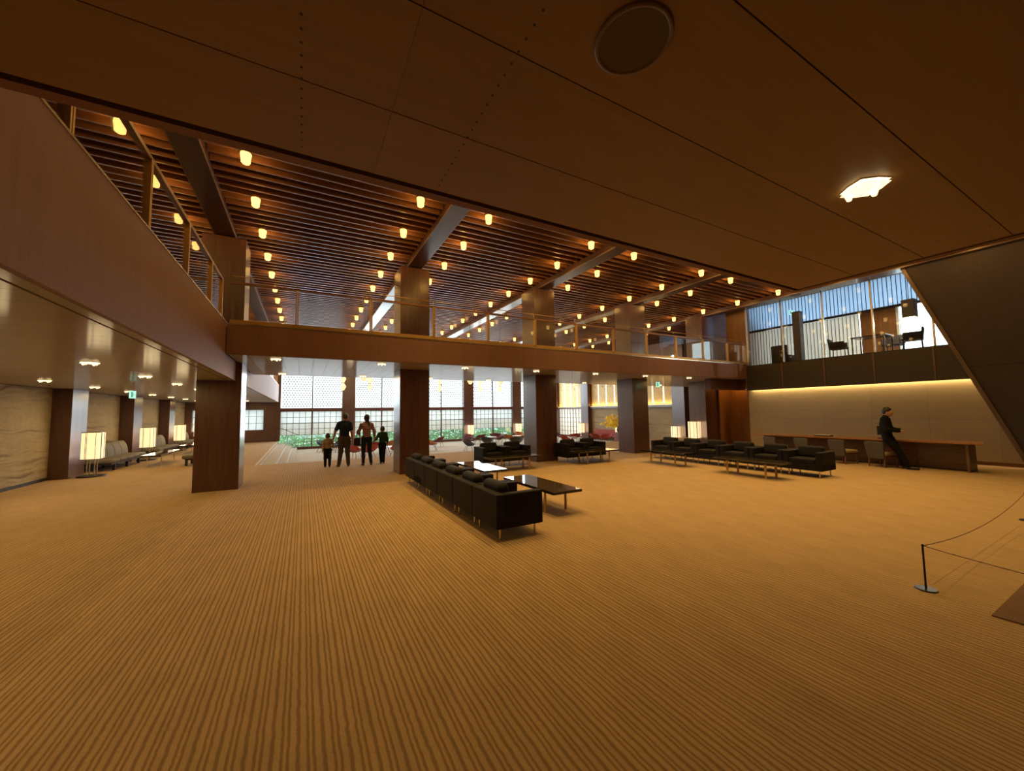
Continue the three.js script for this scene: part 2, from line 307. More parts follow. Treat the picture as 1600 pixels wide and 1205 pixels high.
// ---- slatted ceiling with beams over the whole hall
{
  const c = setting('ceiling', 'slatted brown ceiling high over the hall, gallery and lounge', 'ceiling');
  slab(c, 'ceiling_bed', M.dark, -6.2, 21.2, 6.42, 6.5, -29.3, -11.6); slab(c, 'ceiling_bed', M.dark, -6.2, 17.0, 6.42, 6.5, -11.6, 9.2);
  const bays = [[-6.2, -1.9], [-1.5, 2.6], [3.0, 7.1], [7.5, 11.6], [12.0, 16.1], [16.5, 20.9]], rest = [];
  for (let i = -65, z = -7.245 + 64 * 0.255; z > -28.9; i++, z -= 0.255) bays.forEach(([a, b], j) => {
    if (j === 5 && z > -11.6) return;
    if (i >= 0 && i < 50) part(c, 'slat', bx(b - a, 0.16, 0.04), (i + j) % 2 ? M.slat : M.slatB, [(a + b) / 2, 6.2, z]);
    else rest.push(shift(bx(b - a, 0.16, 0.04), (a + b) / 2, 6.2, z));
  });
  const r = part(c, 'far_slats', merged(rest), M.slat); r.userData = { kind: 'stuff', label: 'far slats of the ceiling' };
  const say = ['over the gallery corner', 'above the near armchair row', 'above the middle armchairs', 'above the right armchair row', 'nearest the glass-fronted room'];
  CX.forEach((x, i) => { const b = thing('ceiling_beam', `dark polished beam under the slatted ceiling ${say[i]}`, 'beam'); slab(b, 'beam_body', M.beam, x - 0.19, x + 0.19, CEIL - 0.1, 6.42, -28.9, 9.2); for (const s of [-1, 1]) slab(b, 'edge_strip', M.trim, x + s * 0.19, x + s * 0.205, CEIL - 0.1, CEIL - 0.07, -28.9, 9.2); });
  const t = setting('trim_1', 'dark header over the glass front of the upper room', 'trim');
  slab(t, 'header', M.column, 16.55, 16.95, CEIL - 0.02, 6.42, -9.4, 9.2);
}
// ---- amber lamps under the slats
const NTH = ['first', 'second', 'third', 'fourth', 'fifth', 'sixth', 'seventh', 'eighth', 'ninth', 'tenth', 'eleventh', 'twelfth', 'thirteenth', 'fourteenth'];
{
  const say = ['over the gallery corner', 'above the near armchair row', 'above the middle armchairs', 'above the right armchair row', 'nearest the glass-fronted room'];
  const src = thing('amber_lamp', '', 'lamp', [0, 0, 0], 0, 'amber lamps under the slatted ceiling');
  part(src, 'cap', new THREE.CylinderGeometry(0.08, 0.08, 0.05, 8), M.bronze, [0, 0.115, 0]);
  const g = new THREE.LatheGeometry([[0.0, -0.09], [0.045, -0.09], [0.068, -0.07], [0.072, 0.0], [0.082, 0.06], [0.082, 0.09], [0, 0.09]].map((p) => new THREE.Vector2(...p)), 8);
  part(src, 'glass_shade', g, M.bulb);
  const L = new THREE.PointLight(AMBER, BULB, 0, 2); L.shadow.radius = 2.5; L.castShadow = true; L.name = 'lamp_light'; src.add(L);
  let first = true;
  CX.forEach((bx0, i) => [-0.77, 0.77].forEach((d) => {
    for (let k = -4; k < 14; k++) {
      const x = bx0 + d, z = -7.5 - 1.53 * k, side = d < 0 ? 'left' : 'right';
      if ((x > 16.5 && k < 3) || (x < 4.6 && k < -2)) continue;
      const label = k < 0 ? `${NTH[-1 - k]} amber lamp above the low soffit, ${side} of the beam ${say[i]}` : `${NTH[k]} amber lamp from the soffit edge, ${side} of the beam ${say[i]}`;
      const o = first ? src : copy(src, label, [x, 6.0, z]); o.userData.label = label; o.position.set(x, 6.0, z); first = false;
      if (z > -9.7 && x > 0 && x < 15) {                       // over the open hall the lamps throw a beam down to the carpet
        const S = new THREE.SpotLight(WARM, BEAM, 0, 0.7, 1, 2); S.position.set(0, -0.08, 0); S.target.position.set(0, -3, 0); S.shadow.radius = 3; S.castShadow = true; S.name = 'lamp_beam'; o.add(S, S.target);
      }
    }
  }));
}
// ---- downlights: flat faceted glass with a crown of small prisms
{
  const src = thing('ceiling_downlight', 'bright faceted downlight in the dark soffit above the viewer', 'downlight', [2.745, SOF, -0.853], 0.2, 'faceted downlights of the soffits');
  const oct = new THREE.Shape(); for (let i = 0; i < 8; i++) { const a = (i / 8) * Math.PI * 2, r = i % 2 ? 0.088 : 0.108; i ? oct.lineTo(r * Math.cos(a), r * Math.sin(a)) : oct.moveTo(r, 0); }
  part(src, 'plate', new THREE.ExtrudeGeometry(oct, { depth: 0.006, bevelEnabled: false }), M.steel, [0, 0, 0], [Math.PI / 2, 0, 0]);
  part(src, 'lens', new THREE.ExtrudeGeometry(oct, { depth: 0.008, bevelEnabled: true, bevelSize: -0.008, bevelThickness: 0.004, bevelSegments: 1 }), M.downGlow, [0, -0.010, 0], [Math.PI / 2, 0, 0]);
  for (let i = 0; i < 4; i++) { const a = (i / 4) * Math.PI * 2 + 0.4; part(src, 'prism', new THREE.CylinderGeometry(0.02, 0.011, 0.026, 6), M.downGlow, [0.078 * Math.cos(a), -0.035, 0.078 * Math.sin(a)]); }
  const L = new THREE.RectAreaLight(WARM, DOWNLIGHT, 0.14, 0.14); L.position.set(0, -0.05, 0); L.rotation.set(-Math.PI / 2, 0, 0); L.name = 'downlight_beam'; src.add(L);
  const put = (l, p) => copy(src, l, p, 0.2);
  [-1.2, -3.4, -5.6, -7.85, -10.1, -12.3, -14.5, -16.75, -19, -21.2, -23.5, -25.7].forEach((z, k) => put(`${NTH[k]} downlight from the near end, inner row over the left aisle`, [-2.76, 2.51, z]));
  [-3.1, -5.3, -7.5, -9.7, -11.95, -14.2, -16.45, -18.65, -20.9, -23.15, -25.4, -27.6].forEach((z, k) => put(`${NTH[k]} downlight from the near end, wall-side row over the left aisle`, [-4.87, 2.51, z]));
  L.intensity = DOWNLIGHT * 0.6;
  [-0.55, 1.7, 3.92, 6.25, 8.6, 10.95, 13.4, 15.9].forEach((x, k) => put(`${NTH[k]} downlight from the left along the near edge of the front soffit`, [x, SOF, -9.85]));
  [-0.57, 1.7, 3.95, 6.25, 8.6, 10.95, 13.3, 15.8, 18.4].forEach((x, k) => put(`${NTH[k]} downlight from the left along the far edge of the front soffit`, [x, SOF, -13.3]));
  L.intensity = DOWNLIGHT * 0.45; put('faceted downlight behind the viewer', [1.1, SOF, 3.4]);
}

// ---- back wall of the lounge: pillars, transom, lattice windows above, paper screens below, garden
function dotField(w, h, step) { const g = new THREE.CylinderGeometry(0.044, 0.044, 0.01, 6), l = []; g.rotateX(Math.PI / 2); for (let j = 0, y = step / 2; y < h; y += step * 0.87, j++) for (let x = step / 2 + (j % 2 ? step / 2 : 0); x < w; x += step) l.push(shift(g, x - w / 2, y - h / 2, 0)); return merged(l); }
const dots = dotField(1.72, 3.4, 0.17);
{
  const wb = setting('wall_back', 'wooden piers and header of the lounge window wall', 'wall');
  slab(wb, 'header', M.column, -1.28, 21.2, 5.6, 6.42, ZW - 0.4, ZW - 0.1);
  [...CX, 20.8].forEach((x) => slab(wb, 'pier', M.column, x - 0.42, x + 0.42, x < 0 ? 0 : LOW, 6.42, ZW - 0.4, ZW));
  const wl = setting('wall_back', 'reddish wood end wall of the left aisle', 'wall');
  slab(wl, 'wood_panel', M.column, -6.4, -2.12, 2.03, 6.42, ZW - 0.4, ZW - 0.05); slab(wl, 'wood_panel', M.column, -6.4, -2.12, 0, 0.75, ZW - 0.4, ZW - 0.05);
  slab(wl, 'wood_panel', M.column, -6.4, -5.75, 0.75, 2.03, ZW - 0.4, ZW - 0.05); slab(wl, 'wood_panel', M.column, -2.2, -2.12, 0.75, 2.03, ZW - 0.4, ZW - 0.05);
  const wn = setting('window_1', 'small paper screen window at the end of the left aisle', 'window');
  for (let i = 0; i < 9; i++) for (let j = 0; j < 3; j++) slab(wn, 'paper_pane', M.paper, -5.75 + i * 0.3944 + 0.008, -5.75 + (i + 1) * 0.3944 - 0.008, 0.75 + j * 0.4267 + 0.008, 0.75 + (j + 1) * 0.4267 - 0.008, ZW - 0.22, ZW - 0.215);
  for (let i = 0; i <= 9; i++) slab(wn, 'bar', M.lattice, -5.75 + i * 0.3944 - 0.008, -5.75 + i * 0.3944 + 0.008, 0.75, 2.03, ZW - 0.23, ZW - 0.19);
  for (let j = 0; j <= 3; j++) slab(wn, 'bar', M.lattice, -5.75, -2.2, 0.75 + j * 0.4267 - 0.008, 0.75 + j * 0.4267 + 0.008, ZW - 0.229, ZW - 0.191);
  const centres = [...CX, 20.8], say = ['behind the family', 'second from the left, partly behind a column', 'third from the left', 'fourth from the left', 'last on the right'];
  for (let k = 0; k < 5; k++) {
    const x0 = centres[k] + 0.42, x1 = centres[k + 1] - 0.42, xm = (x0 + x1) / 2, w = setting(`window_${k + 2}`, `tall lounge window with dotted lattice over paper screens, ${say[k]}`, 'window');
    for (const [ya, yb, k2] of [[2.15, 5.55, 1], [0.36, 1.88, 0.45]]) { const L = new THREE.RectAreaLight(DAYLIGHT, DAY * k2, x1 - x0 - 0.1, yb - ya); L.position.set(xm, (ya + yb) / 2, ZW + 0.03); L.rotation.y = Math.PI; L.name = 'window_daylight'; w.add(L); }
    slab(w, 'transom', M.frame, x0, x1, 1.9, 2.12, ZW - 0.35, ZW - 0.08);
    slab(w, 'sill', M.frame, x0, x1, LOW, LOW + 0.16, ZW - 0.35, ZW - 0.05);
    slab(w, 'mullion', M.frame, xm - 0.03, xm + 0.03, LOW + 0.16, 5.6, ZW - 0.3, ZW - 0.14);
    for (const [a, b] of [[x0, xm - 0.03], [xm + 0.03, x1]]) {
      slab(w, 'glass_pane', M.latticeGlass, a, b, 2.12, 5.6, ZW - 0.25, ZW - 0.24);
      const d = part(w, 'lattice_dots', dots, M.lattice, [(a + b) / 2, 3.86, ZW - 0.22]); d.userData = { kind: 'stuff', label: 'fine dotted lattice' };
      slab(w, 'glass_pane', M.windowGlass, a, b, LOW + 0.16, 0.34, ZW - 0.25, ZW - 0.24);
      const cw = (b - a) / 5;
      for (let i = 0; i < 5; i++) for (let j = 0; j < 4; j++) slab(w, 'paper_pane', j < 2 ? M.paperDouble : M.paper, a + i * cw + 0.009, a + (i + 1) * cw - 0.009, 0.34 + j * 0.39 + 0.009, 0.34 + (j + 1) * 0.39 - 0.009, ZW - 0.24, ZW - 0.235);
      for (let i = 0; i <= 5; i++) slab(w, 'screen_bar', M.lattice, Math.max(a, a + i * cw - 0.009), Math.min(b, a + i * cw + 0.009), 0.34, 1.9, ZW - 0.25, ZW - 0.2);
      for (let j = 0; j <= 4; j++) slab(w, 'screen_bar', M.lattice, a, b, 0.34 + j * 0.39 - (j === 2 ? 0.018 : 0.009), 0.34 + j * 0.39 + (j === 2 ? 0.018 : 0.009), ZW - 0.249, ZW - 0.201);
    }
  }
  // garden hedge outside
  const soil = setting('ground', 'garden ground outside the lounge windows', 'ground');
  slab(soil, 'gravel', mat(rgb(0.5, 0.5, 0.45), 1), -9, 26, -1.2, -0.62, -45, ZW - 0.5);
  const lg = new THREE.BufferGeometry(); lg.setAttribute('position', new THREE.Float32BufferAttribute([0, 0, 0, 0.05, 0.02, 0.05, 0, 0.0, 0.13, -0.05, 0.02, 0.05], 3)); lg.setIndex([0, 1, 2, 0, 2, 3]); lg.computeVertexNormals();
  const lm = mat(rgb(0.82, 1, 0.78), 0.9, { side: THREE.DoubleSide, transmission: 0.6, thickness: 0 });
  for (let k = 0; k < 5; k++) {
    const hg = thing('garden_hedge', `bright green leafy hedge outside the ${['first', 'second', 'third', 'fourth', 'fifth'][k]} lounge window from the left`, 'hedge', [CX[k] + 2.25, -0.62, ZW - 1.3]);
    for (let i = 0; i < 9; i++) part(hg, 'stem', bar([-2 + i * 0.5, 0, 0], [-1.95 + i * 0.5, 0.9, 0.05], 0.02), M.woodDark);
    const n = 5200, im = new THREE.InstancedMesh(lg, lm, n), o = new THREE.Object3D(); im.name = 'leaves'; im.userData = { kind: 'stuff' };
    for (let i = 0; i < n; i++) { const top = rnd() < 0.35; o.position.set(rr(-2.2, 2.2), top ? rr(1.0, 1.16) : rr(0.05, 1.1), top ? rr(-0.4, 0.42) : rr(-0.1, 0.46)); o.rotation.set(rr(-1, 1.4), rr(-3, 3), rr(-1, 1)); o.scale.setScalar(rr(0.8, 1.5)); o.updateMatrix(); im.setMatrixAt(i, o.matrix); im.setColorAt(i, rgb(rr(0.5, 1), rr(0.6, 1), rr(0.5, 1))); }
    hg.add(im);
  }
  // stair handrail by the windows
  const hr = thing('stair_handrail', 'thin metal handrail sloping down the steps beside the windows', 'handrail');
  part(hr, 'post', bar([-1.5, 0, -28.55], [-1.5, 0.85, -28.55], 0.014), M.darkMetal); part(hr, 'post', bar([0.1, LOW, -28.55], [0.1, 0.2, -28.55], 0.014), M.darkMetal);
  part(hr, 'rail', merged([bar([-1.5, 0.85, -28.55], [-1.15, 0.82, -28.55], 0.016), bar([-1.15, 0.82, -28.55], [0.1, 0.2, -28.55], 0.016)]), M.darkMetal);
}
// ---- right wall of the lounge: pilasters, stone, gold panels with strip lights, paper screen
{
  const w = setting('wall_right', 'dark backing wall of the lounge side', 'wall');
  slab(w, 'backing', M.woodDark, 20.86, 21.2, LOW, 6.42, -29.3, -14);
  const bays = [[-28.9, -25.27], [-24.37, -20.77], [-19.87, -16.27]];
  bays.forEach(([a, b], k) => {
    const w = setting('wall_right', ['gold panels over a paper screen on the lounge side wall', 'gold panels over combed stone behind the yellow flowers', 'gold panels over combed stone nearest the right column'][k], 'wall');
    slab(w, 'ledge', M.column, 20.55, 20.86, 1.85, 2.0, a, b);
    if (k) plasterPanel(w, 'stone_panel', 20.76, 20.86, LOW, 1.85, a, b);
    else {
      const s = setting('window_7', 'tall backlit paper screen on the lounge side wall', 'window'); const SL = new THREE.RectAreaLight(rgb(1, 0.92, 0.76), 0.5, b - a, 2.3); SL.position.set(20.755, 0.7, (a + b) / 2); SL.rotation.y = Math.PI / 2; SL.name = 'screen_glow'; s.add(SL); const cw = (b - a) / 9, ch = 2.3 / 6;
      for (let i = 0; i < 9; i++) for (let j = 0; j < 6; j++) slab(s, 'paper_pane', M.screenGlow, 20.80, 20.81, LOW + 0.15 + j * ch + 0.01, LOW + 0.15 + (j + 1) * ch - 0.01, a + i * cw + 0.01, a + (i + 1) * cw - 0.01);
      for (let i = 0; i <= 9; i++) slab(s, 'screen_bar', M.lattice, 20.76, 20.8, LOW + 0.15, 1.85, a + i * cw - (i === 5 ? 0.025 : 0.01), a + i * cw + (i === 5 ? 0.025 : 0.01));
      for (let j = 0; j <= 6; j++) slab(s, 'screen_bar', M.lattice, 20.765, 20.795, LOW + 0.15 + j * ch - 0.01, LOW + 0.15 + j * ch + 0.01, a, b);
    }
    const n = 4, pw = (b - a) / n;
    for (let i = 0; i < n; i++) {
      const gp = part(w, 'gold_panel', new THREE.BoxGeometry(0.04, 2.7, pw - 0.16), M.gold, [20.74, 3.4, a + pw * (i + 0.5)]);
      if (i < n - 1) slab(w, 'light_strip', M.stripGlow, 20.72, 20.75, 2.08, 4.7, a + pw * (i + 1) - 0.06, a + pw * (i + 1) + 0.06);
    }
    const cv = thing('ledge_light', ['glowing strip on the ledge above the paper side screen', 'glowing strip on the ledge above the yellow flowers', 'glowing strip on the ledge above the stone wall by the right column'][k], 'strip light', [20.62, 2.0, (a + b) / 2]);
    part(cv, 'glow_strip', bx(0.04, 0.03, b - a - 0.1), M.coveGlow, [0, 0.015, 0]);
    const L = new THREE.RectAreaLight(WARM, COVE * 2.2, 0.06, b - a - 0.1); L.position.set(0, 0.05, 0); L.lookAt(20.62 + 0.1 - 20.62, 1, 0); L.rotation.set(Math.PI / 2, 0, 0); L.name = 'ledge_beam'; cv.add(L);
  });
  const say = ['by the near right floor lantern', 'behind the right column', 'between the paper screen and the yellow flowers'];
  PZ.forEach((z, i) => { const p = thing('pilaster', `wooden pilaster on the lounge side wall ${say[i]}`, 'pilaster', [20.605, LOW, z]); for (let k = 0; k < 3; k++) part(p, 'board', bx(0.49, 6.6, 0.298), k % 2 ? M.column : M.columnB, [0, 3.3, -0.3 + 0.3 * k]); });
}

// ---- right wall of the main lobby: beige panels, cove light, niche, band, glass, sloping wall
{
  const w = setting('wall_right', 'beige panelled wall behind the reception counter', 'wall');
  slab(w, 'backing', M.dark, 17.0, 17.3, 0, 3.1, -9.62, 9.3);
  for (let z = -9.6, i = 0; z < 9; z += 1.35, i++) for (const [a, b, k] of [[0.1, 1.28, 0], [1.284, 2.62, 1]]) slab(w, 'wall_panel', (i * 3 + k * 2) % 4 < 2 ? M.beige : M.beigeB, 16.96, 17.0, a, b, z, z + 1.347);
  const bb = setting('baseboard_right', 'dark skirting of the beige wall', 'skirting'); slab(bb, 'skirting', M.woodDark, 16.95, 17.0, 0, 0.1, -9.6, 9.2);
  const n = setting('wall_right', 'orange wood niche beside the beige wall', 'wall');
  slab(n, 'wood_panel', M.orangeWood, 17.5, 17.56, 0, 2.9, -10.8, -9.62); slab(n, 'wood_panel', M.orangeWood, 16.74, 17.5, 0, 2.9, -10.86, -10.8); slab(n, 'return', M.orangeWood, 17.0, 17.5, 0, 2.9, -9.66, -9.6);
  slab(n, 'closing_wall', M.column, 16.74, 21.2, 0, SOF, -11.0, -10.87);
  slab(n, 'closing_wall', M.column, 21.0, 21.2, 0, 6.42, -15.9, -10.9);
  const bh = setting('trim_2', 'dark bulkhead over the amber-lit niche', 'trim'); slab(bh, 'bulkhead', M.column, 14.6, 16.6, 2.48, SOF, -10.0, -9.75); slab(bh, 'bulkhead', M.column, 16.6, 17.5, 2.48, 2.93, -9.9, -9.5);
  const b = setting('wall_upper', 'dark band below the glass of the upper room', 'wall');
  slab(b, 'band_face', M.bandDark, 16.6, 16.64, 2.45, 3.47, -9.48, 9.2);
  slab(b, 'band_bottom', M.bandDark, 16.64, 16.86, 2.45, 2.48, -9.48, 9.2);
  slab(b, 'upper_floor', M.carpetPlain, 16.64, 20.9, 3.1, 3.47, -10.8, 9.2);
  for (const z of [-9.45, -8.05, -6.66, -5.28, -3.9]) slab(b, 'joint_strip', M.trim, 16.585, 16.6, 2.47, 3.47, z - 0.02, z + 0.02);
  const cv = thing('cove_light', 'warm strip light grazing down the beige wall', 'strip light', [16.9, 2.55, -0.2]);
  part(cv, 'glow_strip', bx(0.05, 0.03, 19.6), M.coveGlow, [0, 0, 0]);
  const L = new THREE.RectAreaLight(rgb(1, 0.70, 0.30), COVE * 3, 0.05, 18.4); L.position.set(0, -0.03, 0); L.rotation.set(-Math.PI / 2, 0, 0); L.name = 'cove_beam'; cv.add(L);
  const nl = thing('niche_light', 'small amber strip light at the top of the orange niche', 'strip light', [17.1, 2.86, -10.3]);
  part(nl, 'glow_strip', bx(0.7, 0.02, 0.04), M.coveGlow); const L2 = new THREE.RectAreaLight(AMBER, COVE * 4, 0.7, 0.05); L2.position.set(0, -0.03, 0); L2.rotation.set(-Math.PI / 2, 0, 0); L2.name = 'niche_beam'; nl.add(L2);
  // upper glass
  const g = setting('window_8', 'tall glass front of the upper room', 'window');
  const pz = [-9.4, -8.02, -6.64, -5.26, -3.88, -2.5];
  for (let i = 0; i + 1 < pz.length; i++) slab(g, 'glass_pane', M.glass, 16.72, 16.73, 3.47, CEIL, pz[i] + 0.02, pz[i + 1] - 0.02);
  for (const z of pz) slab(g, 'post', M.steel, 16.68, 16.76, 3.47, CEIL, z - 0.018, z + 0.018);
  slab(g, 'bottom_rail', M.darkMetal, 16.66, 16.78, 3.47, 3.5, -9.4, -2.5);
  const up = setting('wall_upper', 'wood end panel of the upper room', 'wall'); slab(up, 'wood_panel', M.orangeWood, 16.9, 17.0, 3.52, 6.3, -10.4, -9.45);
  // sloping wall
  const dz = (y) => -4.32 + (6.0 - y) * 0.3435, d = setting('wall_stair', 'dark brown wall with a slanted edge at the right', 'wall');
  const sl = (y0, y1) => { const s = new THREE.Shape(); s.moveTo(-dz(y0), y0); s.lineTo(-dz(y1), y1); s.lineTo(-9.2, y1); s.lineTo(-9.2, y0); s.closePath(); const q = new THREE.ExtrudeGeometry(s, { depth: 0.22, bevelEnabled: false }); q.rotateY(Math.PI / 2); return q; };
  part(d, 'wall_panel', sl(2.775, CEIL - 0.1), M.diag, [16.3, 0, 0]); part(d, 'wall_panel', sl(0, 2.768), M.diag, [16.3, 0, 0]);
  const t = part(d, 'edge_trim', bx(0.26, 6.35, 0.09), M.trim, [16.4, 3.01, (dz(0) + dz(CEIL)) / 2 - 0.02]); t.rotation.x = -Math.atan(0.3435);
}
// ---- upper room behind the glass
{
  const w = setting('wall_upper', 'ribbed far wall of the upper room with pale lower curtains', 'wall');
  slab(w, 'ceiling_panel', M.ceilWood, 17.0, 20.9, 6.9, 7.0, -11.5, 9.2); slab(w, 'end_wall', M.woodDark, 17.0, 20.9, 3.47, 7.0, -11.6, -11.5);
  slab(w, 'lower_wall', M.orangeWood, 20.5, 20.55, 3.47, 5.6, -6.85, -5.65); slab(w, 'lower_wall', M.woodDark, 20.5, 20.55, 3.47, 5.6, -4.3, 9.2);
  slab(w, 'transom', M.darkMetal, 20.42, 20.55, 5.6, 5.7, -11.5, 9.2); slab(w, 'upper_wall', M.woodDark, 20.5, 20.55, 5.7, 6.9, -2, 9.2); slab(w, 'roof_edge', M.dark, 20.55, 20.9, 6.9, 7.1, -11.5, 9.2);
  const u = setting('window_9', 'blue-white paper clerestory of the upper room', 'window');
  for (let z = -11.5; z < -2.01; z += 0.1357) { slab(u, 'paper_strip', M.paperBlue, 20.5, 20.505, 5.7, 6.9, z + 0.01, Math.min(z + 0.1257, -2)); slab(u, 'slat', M.lattice, 20.48, 20.5, 5.7, 6.9, z - 0.01, z + 0.01); }
  const foldGeo = new THREE.PlaneGeometry(0.134, 2.12).rotateY(-Math.PI / 2);                 // a thin sheet of translucent cloth
  const l = thing('ribbed_curtain', 'pale vertical-ribbed curtain below the blue clerestory', 'curtain', [20.46, 3.47, -9.18]);
  for (let z = -2.32; z < 2.31; z += 0.1357) part(l, 'rib', bx(0.03, 2.12, 0.014), M.bench, [0, 1.06, z]); for (let z = -2.252; z < 2.31; z += 0.1357) part(l, 'fold', foldGeo, M.paperCream, [0.02, 1.06, z]);
  const v = setting('window_10', 'bright clear window at the end of the upper room', 'window'); slab(v, 'glass_pane', M.windowGlass, 20.5, 20.51, 3.47, 5.6, -5.65, -4.3); slab(v, 'jamb', M.paintWhite, 20.4, 20.55, 3.47, 5.6, -5.72, -5.65);
  // furniture
  const t = thing('cafe_table', 'dark square table behind the upper glass', 'table', [17.75, 3.47, -5.65]);
  part(t, 'table_top', rb(0.8, 0.035, 0.95, 0.01), M.lacquerEdge, [0, 0.7, 0]); for (const x of [-0.36, 0.36]) for (const z of [-0.43, 0.43]) part(t, 'leg', bx(0.035, 0.69, 0.035), M.darkMetal, [x, 0.345, z]);
  const mk = (label, p, turn) => {
    const c = thing('cafe_chair', label, 'chair', p, turn, 'dark armchairs in the upper room');
    part(c, 'seat', rb(0.5, 0.07, 0.5, 0.025), M.leather, [0, 0.43, 0]); part(c, 'backrest', rb(0.5, 0.34, 0.05, 0.02), M.leather, [0, 0.63, -0.24], [-0.12, 0, 0]);
    for (const s of [-1, 1]) { part(c, 'armrest', rb(0.05, 0.2, 0.46, 0.02), M.leather, [s * 0.25, 0.56, -0.02]); for (const z of [-0.21, 0.21]) part(c, 'leg', bar([s * 0.21, 0.4, z], [s * 0.23, 0, z * 1.08], 0.014), M.darkMetal); }
    return c;
  };
  mk('dark armchair left of the square table behind the upper glass', [17.7, 3.47, -6.6], 0.15); mk('dark armchair right of the square table, in front of the bright window', [17.75, 3.47, -4.62], Math.PI + 0.2); mk('dark armchair behind the square table in the upper room', [18.6, 3.47, -5.35], -Math.PI / 2);
  const p = thing('partition_post', 'dark upright partition in the upper room near the green exit sign', 'partition', [17.7, 3.47, -7.9]); part(p, 'panel', bx(0.28, 2.1, 0.26), M.bandDark, [0, 1.05, 0]); part(p, 'cap', bx(0.3, 0.04, 0.28), M.darkMetal, [0, 2.12, 0]);
  const so = thing('lounge_seat', 'dark low seat left of the partition in the upper room', 'seat', [17.7, 3.47, -8.5]); part(so, 'seat', rb(0.7, 0.4, 0.6, 0.05), M.leather, [0, 0.22, 0]); part(so, 'backrest', rb(0.14, 0.75, 0.6, 0.05), M.leather, [-0.3, 0.45, 0]);
  const hl = thing('pendant_lamp', 'square ribbed pendant lamp before the bright upper window', 'lamp', [18.2, 4.72, -4.75]);
  part(hl, 'cord', bar([0, 0.65, 0], [0, 2.18, 0], 0.008), M.darkMetal); for (let i = 0; i < 4; i++) part(hl, 'shade_panel', bx(0.3, 0.62, 0.02), M.bench, [0.15 * Math.sin(i * Math.PI / 2), 0.31, 0.15 * Math.cos(i * Math.PI / 2)], [0, i * Math.PI / 2, 0]); part(hl, 'shade_bottom', bx(0.26, 0.02, 0.26), M.coveGlow, [0, 0.03, 0]);
  const pl = new THREE.PointLight(rgb(1, 0.85, 0.6), 16, 0, 2); pl.position.set(0, -0.05, 0); pl.name = 'pendant_light'; pl.castShadow = true; hl.add(pl);
}
// ---- shell behind the viewer and the roof
{
  const s = setting('wall_front', 'brown wood wall behind the viewer', 'wall'); slab(s, 'wall_panel', M.fascia, -6.5, 21.2, 0, 7.1, 9.2, 9.5);
  const r = setting('roof', 'roof slab closing the building', 'roof'); slab(r, 'roof_slab', M.dark, -6.6, 21.3, 7.1, 7.3, -29.4, 9.6);
  slab(r, 'parapet', M.dark, -6.6, 21.3, 6.5, 7.1, -29.4, -29.2);
}
//FURNITURE
// ------------------------------------------------------------------ armchairs and coffee tables
function armchair(label, group) {
  const c = thing('armchair', label, 'armchair', [0, 0, 0], 0, group);
  part(c, 'base', rb(0.835, 0.17, 0.71, 0.015), M.leather, [0, 0.245, 0]);
  part(c, 'backrest', rb(0.835, 0.45, 0.13, 0.02), M.leatherB, [0, 0.385, -0.29]);
  for (const s of [-1, 1]) part(c, 'armrest', rb(0.125, 0.45, 0.585, 0.02), M.leather, [s * 0.355, 0.385, 0.067]);
  part(c, 'seat_cushion', rb(0.58, 0.12, 0.57, 0.035), M.leather, [0, 0.385, 0.075]);
  part(c, 'back_cushion', rb(0.57, 0.30, 0.17, 0.07, 3), M.leatherB, [0, 0.575, -0.155], [-0.16, 0, 0]);
  for (const x of [-0.33, 0.33]) for (const z of [-0.27, 0.27]) part(c, 'leg', new THREE.CylinderGeometry(0.016, 0.016, 0.165, 10), M.steel, [x, 0.0825, z]);
  return c;
}
{
  const ord = ['nearest', 'second', 'third', 'fourth', 'fifth', 'farthest'];
  const src = armchair('nearest charcoal armchair of the row seen from behind', 'armchair row seen from behind');
  for (let k = 0; k < 6; k++) { const p = [2.595, 0, -4.965 - 0.848 * k]; if (k) copy(src, `${ord[k]} charcoal armchair of the row seen from behind`, p, Math.PI / 2); else { src.position.set(...p); src.rotation.y = Math.PI / 2; } }
  for (let k = 0; k < 6; k++) copy(src, `${ord[k]} charcoal armchair of the long row in front of the counter`, [11.2, 0, -4.95 - 0.85 * k], -Math.PI / 2).userData.group = 'armchair row in front of the counter';
  [[5.18, 'left armchair of the middle pair behind the low table, left of the column'], [6.03, 'right armchair of the middle pair, against the column'], [7.98, 'left armchair of the far pair, right of the column'], [8.83, 'right armchair of the far pair behind the low table']].forEach(([x, l]) => copy(src, `charcoal ${l}`, [x, 0, x > 7 ? -10.52 : -10.92], 0).userData.group = 'paired armchairs facing the viewer');
}
function lowTable(label, w, l, pos, turn) {
  const t = thing('coffee_table', label, 'coffee table', pos, turn);
  part(t, 'table_top', bx(w - 0.016, 0.012, l - 0.016), M.lacquer, [0, 0.397, 0]);
  part(t, 'top_frame', bx(w, 0.035, l), M.lacquerEdge, [0, 0.3745, 0]);
  for (const z of [-l / 2 + 0.36, l / 2 - 0.36]) {
    for (const s of [-1, 1]) part(t, 'leg', bx(0.014, 0.36, 0.05), M.bronze, [s * (w / 2 - 0.08), 0.18, z]);
    part(t, 'cross_rail', bx(w - 0.17, 0.03, 0.03), M.darkMetal, [0, 0.343, z]);
  }
  return t;
}
lowTable('long glossy black coffee table nearest the viewer, beside the armchairs seen from behind', 0.58, 1.72, [3.81, 0, -5.97], 0);
lowTable('glossy black coffee table mirroring the windows beside the far end of the near armchair row', 0.58, 1.68, [3.81, 0, -8.6], 0);
lowTable('low black coffee table in front of the middle pair of armchairs', 0.54, 1.64, [5.41, 0, -9.9], Math.PI / 2);
lowTable('low black coffee table in front of the far pair of armchairs', 0.58, 1.64, [8.4, 0, -9.8], Math.PI / 2);
